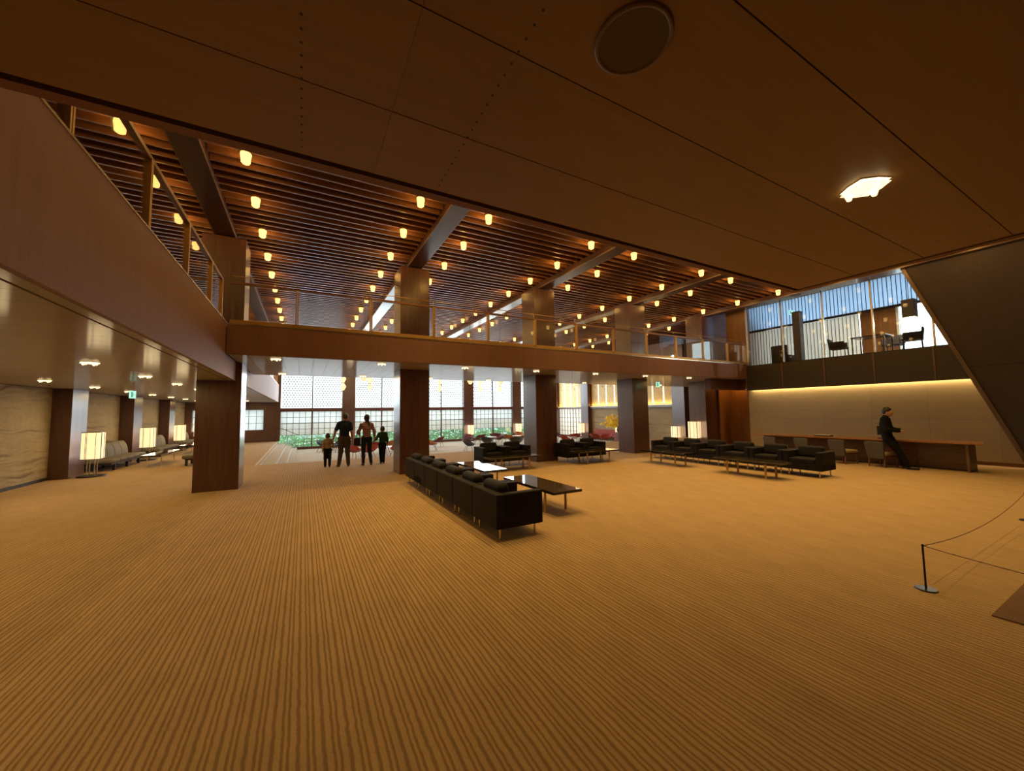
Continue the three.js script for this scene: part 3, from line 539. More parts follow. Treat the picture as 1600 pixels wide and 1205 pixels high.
lowTable('low black coffee table before the near half of the long armchair row', 0.62, 1.66, [9.99, 0, -5.7], 0);
lowTable('low black coffee table before the far half of the long armchair row', 0.62, 1.62, [9.99, 0, -8.22], 0);
lowTable('low black coffee table before the nearer plaster-wall bench', 0.52, 2.3, [-4.45, 0, -18.3], 0);
lowTable('low black coffee table before the farther plaster-wall bench', 0.52, 2.2, [-4.5, 0, -23.0], 0);

// ------------------------------------------------------------------ left aisle benches, stool
function wallBench(label, z, len, n) {
  const b = thing('wall_bench', label, 'bench', [-5.6, 0, z], 0, 'benches along the plaster wall');
  const seg = len / n;
  for (let i = 0; i < n; i++) {
    const o = -len / 2 + seg * (i + 0.5);
    part(b, 'seat_cushion', rb(0.78, 0.12, seg - 0.012, 0.05, 3), M.bench, [0.02, 0.31, o]);
    const s = new THREE.Shape(); s.moveTo(-0.1, 0); s.lineTo(0.14, 0); s.quadraticCurveTo(0.12, 0.34, 0.0, 0.45); s.quadraticCurveTo(-0.08, 0.48, -0.13, 0.4); s.lineTo(-0.13, 0.05);
    const g = new THREE.ExtrudeGeometry(s, { depth: seg - 0.05, bevelEnabled: true, bevelSize: 0.018, bevelThickness: 0.018, bevelSegments: 2, curveSegments: 8 });
    part(b, 'back_cushion', g, M.bench, [-0.26, 0.36, o - (seg - 0.05) / 2]);
  }
  part(b, 'frame', bx(0.7, 0.06, len - 0.1), M.darkMetal, [0, 0.225, 0]);
  for (const x of [-0.28, 0.3]) for (const q of [-len / 2 + 0.4, 0, len / 2 - 0.4]) part(b, 'leg', bx(0.07, 0.2, 0.07), M.darkMetal, [x, 0.1, q]);
  return b;
}
wallBench('grey-brown upholstered bench by the nearest left lantern', -18.1, 2.9, 5);
wallBench('grey-brown upholstered bench between the second and third left lanterns', -22.55, 2.9, 5);
wallBench('grey-brown upholstered bench farthest along the left wall', -26.9, 2.7, 5);
{
  const s = thing('footstool', 'dark upholstered stool behind the left column', 'stool', [-3.1, 0, -17.3]);
  part(s, 'seat', rb(0.95, 0.13, 1.0, 0.05, 3), M.bench, [0, 0.3, 0]); part(s, 'frame', bx(0.8, 0.05, 0.85), M.darkMetal, [0, 0.215, 0]);
  for (const x of [-0.36, 0.36]) for (const z of [-0.38, 0.38]) part(s, 'leg', bx(0.07, 0.2, 0.07), M.darkMetal, [x, 0.1, z]);
}
// ------------------------------------------------------------------ paper floor lanterns
function lantern(label, x, y, z, y0 = 0.5, y1 = 1.27, w = 0.37) {
  const l = thing('floor_lantern', label, 'floor lamp', [x, y, z], 0), h = y1 - y0, yc = (y0 + y1) / 2;
  part(l, 'base', new THREE.CylinderGeometry(0.3, 0.31, 0.035, 32), M.darkMetal, [0, 0.0175, 0]);
  if (y0 > 0.2) for (const a of [-0.08, 0.08]) for (const b of [-0.08, 0.08]) part(l, 'stem', bx(0.022, y0 - 0.03, 0.022), M.steel, [a, 0.03 + (y0 - 0.03) / 2, b]);
  part(l, 'bottom_frame', bx(w + 0.012, 0.012, w + 0.012), M.darkMetal, [0, y0, 0]);
  part(l, 'top_frame', bx(w + 0.012, 0.02, w + 0.012), M.darkMetal, [0, y1, 0]);
  for (let i = 0; i < 4; i++) {
    const a = i * Math.PI / 2, s = Math.sin(a), c = Math.cos(a), p = part(l, 'paper_panel', bx(w, h - 0.03, 0.006), M.lantern, [s * w / 2, yc, c * w / 2], [0, a, 0]);
    for (const o of [-0.10, -0.075, 0.11]) part(p, 'bar', bx(0.009, h - 0.03, 0.012), M.darkMetal, [o, 0, 0.006]);
    const L = new THREE.RectAreaLight(PAPER, LANTERN, w, h - 0.04); L.position.set(s * (w / 2 + 0.005), yc, c * (w / 2 + 0.005)); L.rotation.y = a + Math.PI; L.name = 'lantern_glow'; l.add(L);
  }
  return l;
}
[[-11.0, 'cut by the left edge of the view'], [-15.6, 'nearest fully visible in the left aisle'], [-20.05, 'second along the left aisle'], [-24.5, 'third along the left aisle'], [-28.4, 'at the far end of the left aisle']].forEach(([z, s]) => lantern(`glowing square paper floor lantern, ${s}`, -5.31, 0, z));
lantern('glowing paper floor lantern beside the right wooden column', 15.58, 0, -11.3, 0.38, 1.14);
lantern('glowing paper floor lantern between the stone wall and the right column', 19.95, LOW, -15.75);
lantern('glowing paper floor lantern by the paper side screen', 19.95, LOW, -24.75);
lantern('tall glowing white lantern beside the yellow flowers', 19.95, LOW, -20.6, 0.06, 1.4, 0.3);
[[2.8, 'behind the man of the family'], [7.3, 'hidden behind the near column'], [11.8, 'between the second and third visible lounge windows'], [16.2, 'by the last visible lounge window pier']].forEach(([x, s]) => lantern(`glowing paper floor lantern at the window wall, ${s}`, x, LOW, -28.5));

// ------------------------------------------------------------------ petal chairs of the lounge
const petalShell = (() => {
  const N = 32, T = 8, pos = [], idx = [];
  const rim = (a) => { const back = (1 - Math.cos(a)) / 2, wing = Math.exp(-(((Math.abs(a - Math.PI)) - 1.15) ** 2) / 0.10); return [0.36 + 0.06 * back + 0.07 * wing, 0.43 + 0.27 * Math.pow(back, 1.5) + 0.05 * wing]; };
  for (const side of [0, 1]) for (let j = 0; j <= T; j++) for (let i = 0; i < N; i++) {
    const a = (i / N) * Math.PI * 2, t = j / T, [r, h] = rim(a), R = (r + (side ? 0.012 : -0.012)) * t, y = 0.36 + (h - 0.36) * Math.pow(t, 2.4) - (side ? 0.05 * (1 - t) + 0.012 : 0);
    pos.push(R * Math.sin(a), y, R * Math.cos(a));
  }
  const id = (s, j, i) => s * (T + 1) * N + j * N + (i % N);
  for (let j = 0; j < T; j++) for (let i = 0; i < N; i++) { idx.push(id(0, j, i), id(0, j + 1, i), id(0, j + 1, i + 1), id(0, j, i), id(0, j + 1, i + 1), id(0, j, i + 1)); idx.push(id(1, j, i), id(1, j + 1, i + 1), id(1, j + 1, i), id(1, j, i), id(1, j, i + 1), id(1, j + 1, i + 1)); }
  for (let i = 0; i < N; i++) idx.push(id(0, T, i), id(1, T, i), id(1, T, i + 1), id(0, T, i), id(1, T, i + 1), id(0, T, i + 1));
  const g = new THREE.BufferGeometry(); g.setAttribute('position', new THREE.Float32BufferAttribute(pos, 3)); g.setAttribute('uv', new THREE.Float32BufferAttribute(pos.flatMap((v, i) => (i % 3 === 0 ? [v, pos[i + 2]] : [])), 2)); g.setIndex(idx); g.computeVertexNormals(); return g;
})();
function petalChair(label, m, x, z, turn, y = LOW) {
  const c = thing('petal_chair', label, 'chair', [x, y, z], turn, 'petal chairs of the sunken lounge');
  part(c, 'seat_shell', petalShell, m);
  for (const [a, b] of [[-0.16, 0.17], [0.16, 0.17], [-0.16, -0.17], [0.16, -0.17]]) part(c, 'leg', bar([a, 0.34, b], [a * 1.7, 0, b * 1.6], 0.011), M.darkMetal);
  return c;
}
[
  ['burgundy petal chair just right of the near column', M.burgundy, 8.1, -25.3, -2.2], ['orange petal chair peeping out from behind the near column', M.orange, 6.95, -23.0, 1.2],
  ['black petal chair standing alone left of the middle armchairs', M.blackSeat, 8.6, -21.0, 0.9], ['dark red petal chair below the window lantern', M.burgundy, 10.9, -26.6, 0.6],
  ['burgundy petal chair right of the window lantern', M.burgundy, 11.35, -25.7, -2.7], ['burgundy petal chair in front of the third window', M.burgundy, 13.0, -26.5, 2.6],
  ['red petal chair turned right in front of the third window', M.burgundy, 12.2, -24.3, -1.8], ['orange petal chair left of the middle column', M.orange, 13.1, -24.4, 1.8],
  ['bright orange petal chair under the last window lantern', M.orange, 15.1, -26.4, 0.2], ['black petal chair behind the left middle armchair', M.blackSeat, 10.35, -22.3, 0.1],
  ['black petal chair behind the right middle armchair', M.blackSeat, 11.7, -20.9, -0.6], ['black petal chair behind the small boy, on his left', M.blackSeat, 1.15, -26.4, 1.1],
  ['black petal chair between the boy and the man', M.blackSeat, 1.9, -25.6, -1.2], ['red petal chair beside the man at the left', M.red, 2.35, -21.2, 0.9],
  ['red petal chair seen behind the woman', M.red, 3.0, -20.8, -0.4], ['red petal chair behind the woman, farther back', M.red, 3.75, -23.3, 2.9],
  ['orange petal chair behind the child in green', M.orange, 4.8, -24.5, -2.2], ['red petal chair cut by the near column', M.red, 4.42, -20.8, -1.0],
  ['black petal chair in front of the paper side screen', M.blackSeat, 16.9, -23.4, 1.0], ['red petal chair left of the far armchairs', M.red, 15.4, -20.8, 0.6],
  ['red petal chair below the side-wall lantern', M.red, 17.1, -22.0, 2.8], ['red petal chair before the wooden bench', M.red, 18.0, -20.7, 0.4], ['red petal chair turned right before the wooden bench', M.red, 18.15, -19.9, -1.3],
].forEach((a) => petalChair(...a));
function roundTable(label, x, z) { const t = thing('round_table', label, 'table', [x, LOW, z]); part(t, 'table_top', new THREE.CylinderGeometry(0.42, 0.42, 0.025, 32), M.whiteTop, [0, 0.46, 0]); for (let i = 0; i < 3; i++) { const a = i * 2.094; part(t, 'leg', bar([0.1 * Math.sin(a), 0.45, 0.1 * Math.cos(a)], [0.32 * Math.sin(a), 0, 0.32 * Math.cos(a)], 0.015), M.darkMetal); } return t; }
roundTable('white round table beside the child in green', 4.05, -21.9); roundTable('white round table among the burgundy chairs', 12.1, -25.4); roundTable('white round table behind the boy', 1.7, -27.2); roundTable('white round table between the orange chairs', 14.2, -25.4); roundTable('white round table among the red chairs by the side wall', 16.4, -21.5);
{
  const b = thing('side_bench', 'long reddish wooden bench against the stone side wall', 'bench', [20.3, LOW, -22.4]);
  part(b, 'seat', rb(0.6, 0.12, 2.9, 0.03), M.red, [0, 0.36, 0]); part(b, 'backrest', rb(0.12, 0.42, 2.9, 0.04), M.red, [0.26, 0.6, 0]); for (const z of [-1.3, 1.3]) part(b, 'leg', bx(0.5, 0.3, 0.06), M.woodDark, [0, 0.15, z]);
}
// ------------------------------------------------------------------ yellow flower arrangement
{
  const f = thing('flower_arrangement', 'large spray of yellow blossom branches before the stone wall', 'flowers', [19.55, LOW, -20.1]);
  part(f, 'stand', bx(0.4, 0.75, 0.4), M.woodDark, [0, 0.375, 0]);
  part(f, 'vase', new THREE.LatheGeometry([[0, 0], [0.12, 0], [0.17, 0.14], [0.13, 0.3], [0.08, 0.36], [0.10, 0.4], [0.08, 0.4], [0, 0.3]].map((p) => new THREE.Vector2(...p)), 24), M.darkMetal, [0, 0.75, 0]);
  const br = [], pet = new THREE.CircleGeometry(0.042, 5), pm = mat(rgb(0.9, 0.66, 0.02), 0.7, { side: THREE.DoubleSide, transmission: 0.2, thickness: 0 }), pts = [];
  for (let i = 0; i < 26; i++) {
    const a = rr(-0.4, 3.6), len = rr(0.6, 1.35), up = rr(0.15, 1.0);
    let p = new THREE.Vector3(0, 1.1, 0), d = new THREE.Vector3(-Math.sin(a) * (1.1 - up * 0.6), up, -Math.cos(a) * 0.7).normalize();
    for (let k = 0; k < 6; k++) { const q = p.clone().addScaledVector(d, len / 6); br.push(bar(p.toArray(), q.toArray(), 0.007 - k * 0.0009, 4)); for (let j = 0; j < 13; j++) if (k > 1) pts.push(q.clone().add(new THREE.Vector3(rr(-0.08, 0.08), rr(-0.08, 0.08), rr(-0.08, 0.08)))); p = q; d.add(new THREE.Vector3(rr(-0.25, 0.25), rr(-0.22, 0.15), rr(-0.25, 0.25))).normalize(); }
  }
  part(f, 'branches', merged(br), M.woodDark);
  const im = new THREE.InstancedMesh(pet, pm, pts.length), o = new THREE.Object3D(); im.name = 'blossoms'; im.userData = { kind: 'stuff' };
  pts.forEach((p, i) => { o.position.copy(p); o.rotation.set(rr(-3, 3), rr(-3, 3), 0); o.scale.setScalar(rr(0.7, 1.3)); o.updateMatrix(); im.setMatrixAt(i, o.matrix); }); f.add(im);
}
// ------------------------------------------------------------------ hanging lantern strings
{
  const prof = [[0.02, 0.2], [0.05, 0.2], [0.155, 0.035], [0.155, -0.03], [0.06, -0.2], [0.02, -0.2]].map((p) => new THREE.Vector2(...p)), bead = new THREE.LatheGeometry(prof, 6);
  const make = (label, x, z) => {
    const t = thing('hanging_lantern', label, 'pendant lamp', [x, 3.0, z], 0, 'strings of faceted lanterns over the lounge');
    part(t, 'cord', bar([0, 2.1, 0], [0, 3.2, 0], 0.008), M.darkMetal);
    for (let k = 0; k < 5; k++) { const b = part(t, 'faceted_globe', bead, M.lantern, [0, 0.2 + k * 0.43, 0]); part(b, 'collar', new THREE.CylinderGeometry(0.045, 0.045, 0.03, 8), M.bronze, [0, 0.215, 0]); }
    const L = new THREE.PointLight(PAPER, 4, 0, 2); L.position.set(0, 1.06, 0); L.shadow.radius = 6; L.castShadow = true; L.name = 'lantern_light'; t.add(L);
  };
  [[1.92, -23, 'above the man, near the first window pier'], [3.33, -23, 'above the woman'], [7.45, -23, 'right of the near column'], [10.2, -23, 'in front of the third window, left one'], [11.6, -23, 'in front of the third window, right one'], [2.16, -16.5, 'rising above the gallery left of the near column'], [6.82, -16.5, 'rising above the gallery right of the near column'], [8.4, -16.5, 'rising above the gallery left of the middle column'], [13.0, -16.5, 'rising above the gallery right of the middle column']].forEach(([x, z, s]) => make(`string of faceted glowing lanterns ${s}`, x, z));
}
// ------------------------------------------------------------------ exit signs
function exitSign(label, x, y, z, turn, drop) {
  const e = thing('exit_sign', label, 'sign', [x, y, z], turn); e.scale.setScalar(0.7);
  part(e, 'sign_case', rb(0.3, 0.28, 0.04, 0.008), M.signGlow, [0, 0, 0]);
  const gm = mat(rgb(0.0, 0.25, 0.14), 0.5, { emissive: rgb(0.0, 0.3, 0.18), emissiveIntensity: 0.6 });
  for (const s of [1, -1]) {
    part(e, 'doorway_symbol', bx(0.075, 0.2, 0.004), gm, [-0.06 * s, 0, s * 0.022]);
    part(e, 'running_figure', merged([shift(new THREE.CylinderGeometry(0.014, 0.014, 0.004, 10).rotateX(Math.PI / 2), 0.03, 0.05, 0), bar([0.03, 0.03, 0], [0.015, -0.02, 0], 0.01), bar([0.015, -0.02, 0], [0.05, -0.05, 0], 0.008), bar([0.015, -0.02, 0], [-0.015, -0.065, 0], 0.008), bar([0.03, 0.02, 0], [0.06, 0.0, 0], 0.006)].map((q) => q.clone().scale(s, 1, 0.3))), gm, [0, 0, s * 0.022]);
    part(e, 'arrow', merged([bx(0.06, 0.014, 0.004), shift(new THREE.CylinderGeometry(0.0, 0.026, 0.035, 3).rotateZ(-Math.PI / 2), 0.035, 0, 0).scale(1, 1, 0.08)]), gm, [0.12, 0, s * 0.022]);
  }
  for (const s of [-0.11, 0.11]) part(e, 'hanger', bar([s, 0.13, 0], [s, 0.13 + drop, 0], 0.006), M.steel);
}
exitSign('glowing green and white exit sign hanging in the left aisle', -3.92, 2.28, -13.5, 1.3, 0.21);
exitSign('glowing exit sign under the front gallery near the right column', 12.25, 2.68, -10.4, 0.03, 0.25);
exitSign('small green exit sign in the upper room behind the glass', 18.2, 5.75, -8.35, -0.2, 1.5);

// ------------------------------------------------------------------ rope barrier
{
  const s = thing('stanchion', 'low black rope stanchion standing free on the carpet', 'stanchion', [5.1, 0, -1.38], 0, 'low rope barrier');
  part(s, 'base', new THREE.CylinderGeometry(0.075, 0.08, 0.012, 32), M.darkMetal, [0, 0.006, 0]); part(s, 'post', new THREE.CylinderGeometry(0.008, 0.008, 0.39, 12), M.darkMetal, [0, 0.205, 0]); part(s, 'finial', new THREE.SphereGeometry(0.010, 12, 8), M.darkMetal, [0, 0.402, 0]);
  copy(s, 'low black rope stanchion cut by the right edge of the view', [9.32, 0, -1.4]); copy(s, 'low black rope stanchion outside the right of the view', [5.12, 0, 1.4]);
  const rope = (label, a, b, sag) => { const p = []; for (let i = 0; i <= 16; i++) { const t = i / 16; p.push(new THREE.Vector3(a[0] + (b[0] - a[0]) * t, 0.395 - sag * 4 * t * (1 - t), a[1] + (b[1] - a[1]) * t)); } const o = part(scene, numbered('barrier_rope'), new THREE.TubeGeometry(new THREE.CatmullRomCurve3(p), 32, 0.0032, 6), mat(rgb(0.10, 0.04, 0.015), 0.8)); o.userData = { label, category: 'rope', group: 'low rope barrier' }; };
  rope('thin brown rope sagging to the far stanchion', [5.1, -1.38], [9.32, -1.4], 0.12); rope('thin brown rope running towards the viewer', [5.1, -1.38], [5.12, 1.4], 0.08);
}
// ------------------------------------------------------------------ reception counter and its chairs
{
  const c = thing('reception_counter', 'long low wooden reception counter along the beige wall', 'counter', [14.95, 0, -5.45]);
  const top = new THREE.Shape(); top.moveTo(-0.34, -2.72); top.quadraticCurveTo(-0.42, 0, -0.34, 2.72); top.lineTo(0.4, 2.6); top.lineTo(0.4, -2.6); top.closePath();
  const g = new THREE.ExtrudeGeometry(top, { depth: 0.035, bevelEnabled: true, bevelSize: 0.008, bevelThickness: 0.008, bevelSegments: 1, curveSegments: 16 }); g.rotateX(Math.PI / 2);
  part(c, 'counter_top', g, M.wood, [0, 0.755, 0]);
  for (let i = 0; i < 5; i++) part(c, 'front_panel', bx(0.03, 0.68, 0.955), i % 2 ? M.woodDark : M.trim, [0.12, 0.365, -1.92 + 0.96 * i]);
  part(c, 'plinth', bx(0.05, 0.05, 4.7), M.dark, [0.18, 0.025, 0]);
  for (const s of [-1, 1]) part(c, 'end_panel', bx(0.62, 0.7, 0.05), M.trim, [0.08, 0.35, s * 2.42]);
  const pads = [[-6.15, 'closed black folder lying on the counter'], [-4.75, 'black screen standing on the counter behind the suited man']];
  const fo = thing('folder', pads[0][1], 'folder', [14.85, 0.764, -6.1]); part(fo, 'cover', rb(0.24, 0.03, 0.42, 0.006), M.darkMetal, [0, 0.015, 0]); part(fo, 'sheets', bx(0.22, 0.012, 0.4), M.paintWhite, [0, 0.036, 0]);
  const sc = thing('counter_screen', pads[1][1], 'screen', [14.85, 0.764, -4.62]); part(sc, 'base', rb(0.2, 0.02, 0.24, 0.006), M.darkMetal, [0, 0.01, 0]); part(sc, 'stand', bx(0.03, 0.1, 0.05), M.darkMetal, [0, 0.065, 0]); part(sc, 'panel', rb(0.025, 0.26, 0.3, 0.006), M.lacquerEdge, [0, 0.23, 0]);
  const say = ['right-hand end, beside the suited man', 'second from the right', 'third from the right', 'left-hand end'];
  let src;
  [-4.55, -5.42, -6.35, -7.3].forEach((z, i) => {
    const label = `upholstered counter chair, ${say[i]}`;
    if (src) return copy(src, label, [14.42, 0, z], Math.PI / 2 - 0.28);
    src = thing('counter_chair', label, 'chair', [14.42, 0, z], Math.PI / 2 - 0.28, 'chairs at the reception counter');
    const bs = new THREE.Shape(); bs.moveTo(-0.19, 0); bs.lineTo(0.19, 0); bs.lineTo(0.225, 0.4); bs.quadraticCurveTo(0.225, 0.45, 0.18, 0.45); bs.lineTo(-0.18, 0.45); bs.quadraticCurveTo(-0.225, 0.45, -0.225, 0.4); bs.closePath();
    part(src, 'backrest', new THREE.ExtrudeGeometry(bs, { depth: 0.03, bevelEnabled: true, bevelSize: 0.012, bevelThickness: 0.012, bevelSegments: 2 }), M.counterChair, [0, 0.25, -0.26], [-0.14, 0, 0]);
    part(src, 'seat', rb(0.46, 0.09, 0.46, 0.035, 3), M.counterSeat, [0, 0.37, 0]); part(src, 'seat_frame', bx(0.42, 0.04, 0.42), M.woodDark, [0, 0.31, 0]);
    for (const x of [-0.19, 0.19]) { part(src, 'leg', bar([x, 0.31, 0.19], [x, 0, 0.2], 0.018), M.woodDark); part(src, 'leg', bar([x, 0.4, -0.21], [x, 0, -0.25], 0.018), M.woodDark); }
  });
}
// ------------------------------------------------------------------ people
function surfaceNet(sdf, lo, hi, cell) {
  const n = [0, 1, 2].map((i) => Math.ceil((hi[i] - lo[i]) / cell) + 2), [nx, ny, nz] = n, F = new Float32Array(nx * ny * nz), at = (i, j, k) => (k * ny + j) * nx + i;
  for (let k = 0; k < nz; k++) for (let j = 0; j < ny; j++) for (let i = 0; i < nx; i++) F[at(i, j, k)] = sdf(lo[0] + i * cell, lo[1] + j * cell, lo[2] + k * cell);
  const V = new Int32Array(nx * ny * nz).fill(-1), pos = [], idx = [];
  for (let k = 0; k < nz - 1; k++) for (let j = 0; j < ny - 1; j++) for (let i = 0; i < nx - 1; i++) {
    let c = 0, x = 0, y = 0, z = 0;
    const e = (a, b, d, a2, b2, d2) => { const f = F[at(i + a, j + b, k + d)], g = F[at(i + a2, j + b2, k + d2)]; if ((f < 0) !== (g < 0)) { const t = f / (f - g); x += a + (a2 - a) * t; y += b + (b2 - b) * t; z += d + (d2 - d) * t; c++; } };
    for (const [p, q] of [[0, 0], [0, 1], [1, 0], [1, 1]]) { e(0, p, q, 1, p, q); e(p, 0, q, p, 1, q); e(p, q, 0, p, q, 1); }
    if (c) { V[at(i, j, k)] = pos.length / 3; pos.push(lo[0] + (i + x / c) * cell, lo[1] + (j + y / c) * cell, lo[2] + (k + z / c) * cell); }
  }
  for (let k = 1; k < nz - 1; k++) for (let j = 1; j < ny - 1; j++) for (let i = 1; i < nx - 1; i++) {
    const f = F[at(i, j, k)] < 0, quad = (a, b, c, d, fl) => { if (a < 0 || b < 0 || c < 0 || d < 0) return; fl ? idx.push(a, b, c, a, c, d) : idx.push(a, c, b, a, d, c); };
    if (f !== F[at(i + 1, j, k)] < 0) quad(V[at(i, j - 1, k - 1)], V[at(i, j, k - 1)], V[at(i, j, k)], V[at(i, j - 1, k)], f);
    if (f !== F[at(i, j + 1, k)] < 0) quad(V[at(i - 1, j, k - 1)], V[at(i - 1, j, k)], V[at(i, j, k)], V[at(i, j, k - 1)], f);
    if (f !== F[at(i, j, k + 1)] < 0) quad(V[at(i - 1, j - 1, k)], V[at(i, j - 1, k)], V[at(i, j, k)], V[at(i - 1, j, k)], f);
  }
  const g = new THREE.BufferGeometry(); g.setAttribute('position', new THREE.Float32BufferAttribute(pos, 3)); g.setIndex(idx); g.computeVertexNormals();
  g.setAttribute('uv', new THREE.Float32BufferAttribute(pos.flatMap((v, i) => (i % 3 === 0 ? [v, pos[i + 1]] : [])), 2)); return g;
}
function field(prims, k = 0.03) {                              // smooth union of tapered capsules [a, b, ra, rb] and ellipsoids {c, r}
  return (x, y, z) => {
    let d = 1e3;
    for (const p of prims) {
      let q;
      if (p.c) { const dx = (x - p.c[0]) / p.r[0], dy = (y - p.c[1]) / p.r[1], dz = (z - p.c[2]) / p.r[2], l = Math.sqrt(dx * dx + dy * dy + dz * dz); q = (l - 1) * Math.min(p.r[0], p.r[1], p.r[2]); }
      else { const [a, b, ra, rb2, fl = 1] = p, bxx = b[0] - a[0], by = b[1] - a[1], bz = b[2] - a[2], px = x - a[0], py = y - a[1], pz = z - a[2], t = Math.min(1, Math.max(0, (px * bxx + py * by + pz * bz) / (bxx * bxx + by * by + bz * bz + 1e-9))); const ex = px - bxx * t, ey = py - by * t, ez = (pz - bz * t) * fl; q = Math.sqrt(ex * ex + ey * ey + ez * ez) - (ra + (rb2 - ra) * t); }
      const h = Math.max(k - Math.abs(d - q), 0) / k; d = Math.min(d, q) - h * h * k * 0.25;
    }
    return d;
  };
}
function bounds(prims, pad) { const lo = [9, 9, 9], hi = [-9, -9, -9]; for (const p of prims) { const l = p.c ? [[p.c, Math.max(...p.r)]] : [[p[0], p[2]], [p[1], p[3]]]; for (const [c, r] of l) for (let i = 0; i < 3; i++) { lo[i] = Math.min(lo[i], c[i] - r - pad); hi[i] = Math.max(hi[i], c[i] + r + pad); } } return [lo, hi]; }
const solid = (prims, cell, k, clip) => { const f = field(prims, k), [lo, hi] = bounds(prims, 0.03); return surfaceNet(clip ? (x, y, z) => Math.max(f(x, y, z), clip(x, y, z)) : f, lo, hi, cell); };
const lerp = (a, b, t) => a.map((v, i) => v + (b[i] - v) * t);
// hand: palm and five fingers; w wrist, d direction of the fingers, n palm normal, side = thumb side
function handPrims(w, d, n, side, s) {
  const D = new THREE.Vector3(...d).normalize(), N = new THREE.Vector3(...n).normalize(), S = new THREE.Vector3().crossVectors(D, N).multiplyScalar(side), P = (a, b, c) => [w[0] + (D.x * a + S.x * b + N.x * c) * s, w[1] + (D.y * a + S.y * b + N.y * c) * s, w[2] + (D.z * a + S.z * b + N.z * c) * s], o = [];
  o.push([P(0, 0, 0), P(0.03, 0, 0), 0.026 * s, 0.028 * s]);
  [[0.027, 0.078], [0.009, 0.088], [-0.009, 0.082], [-0.026, 0.062]].forEach(([b, l]) => { o.push([P(0.02, b * 0.7, 0), P(0.085, b, 0), 0.016 * s, 0.012 * s]); o.push([P(0.085, b, 0), P(0.085 + l * 0.5, b * 1.1, 0.012), 0.0095 * s, 0.0085 * s]); o.push([P(0.085 + l * 0.5, b * 1.1, 0.012), P(0.085 + l * 0.9, b * 1.1, 0.034), 0.0085 * s, 0.007 * s]); });
  o.push([P(0.02, 0.024, 0.004), P(0.055, 0.046, 0.012), 0.013 * s, 0.011 * s]); o.push([P(0.055, 0.046, 0.012), P(0.085, 0.05, 0.022), 0.010 * s, 0.008 * s]);
  return o;
}
const skin = mat(rgb(0.42, 0.22, 0.13), 0.6), skinPale = mat(rgb(0.52, 0.32, 0.21), 0.6), hairMat = mat(rgb(0.012, 0.010, 0.010), 0.5), hairGrey = mat(rgb(0.05, 0.045, 0.042), 0.6);
const stripes = tex(64, 256, (u, v) => ((v * 8) % 1 < 0.3 ? [0.92, 0.84, 0.80] : [0.60, 0.38, 0.37]), [1, 1 / 0.5]);
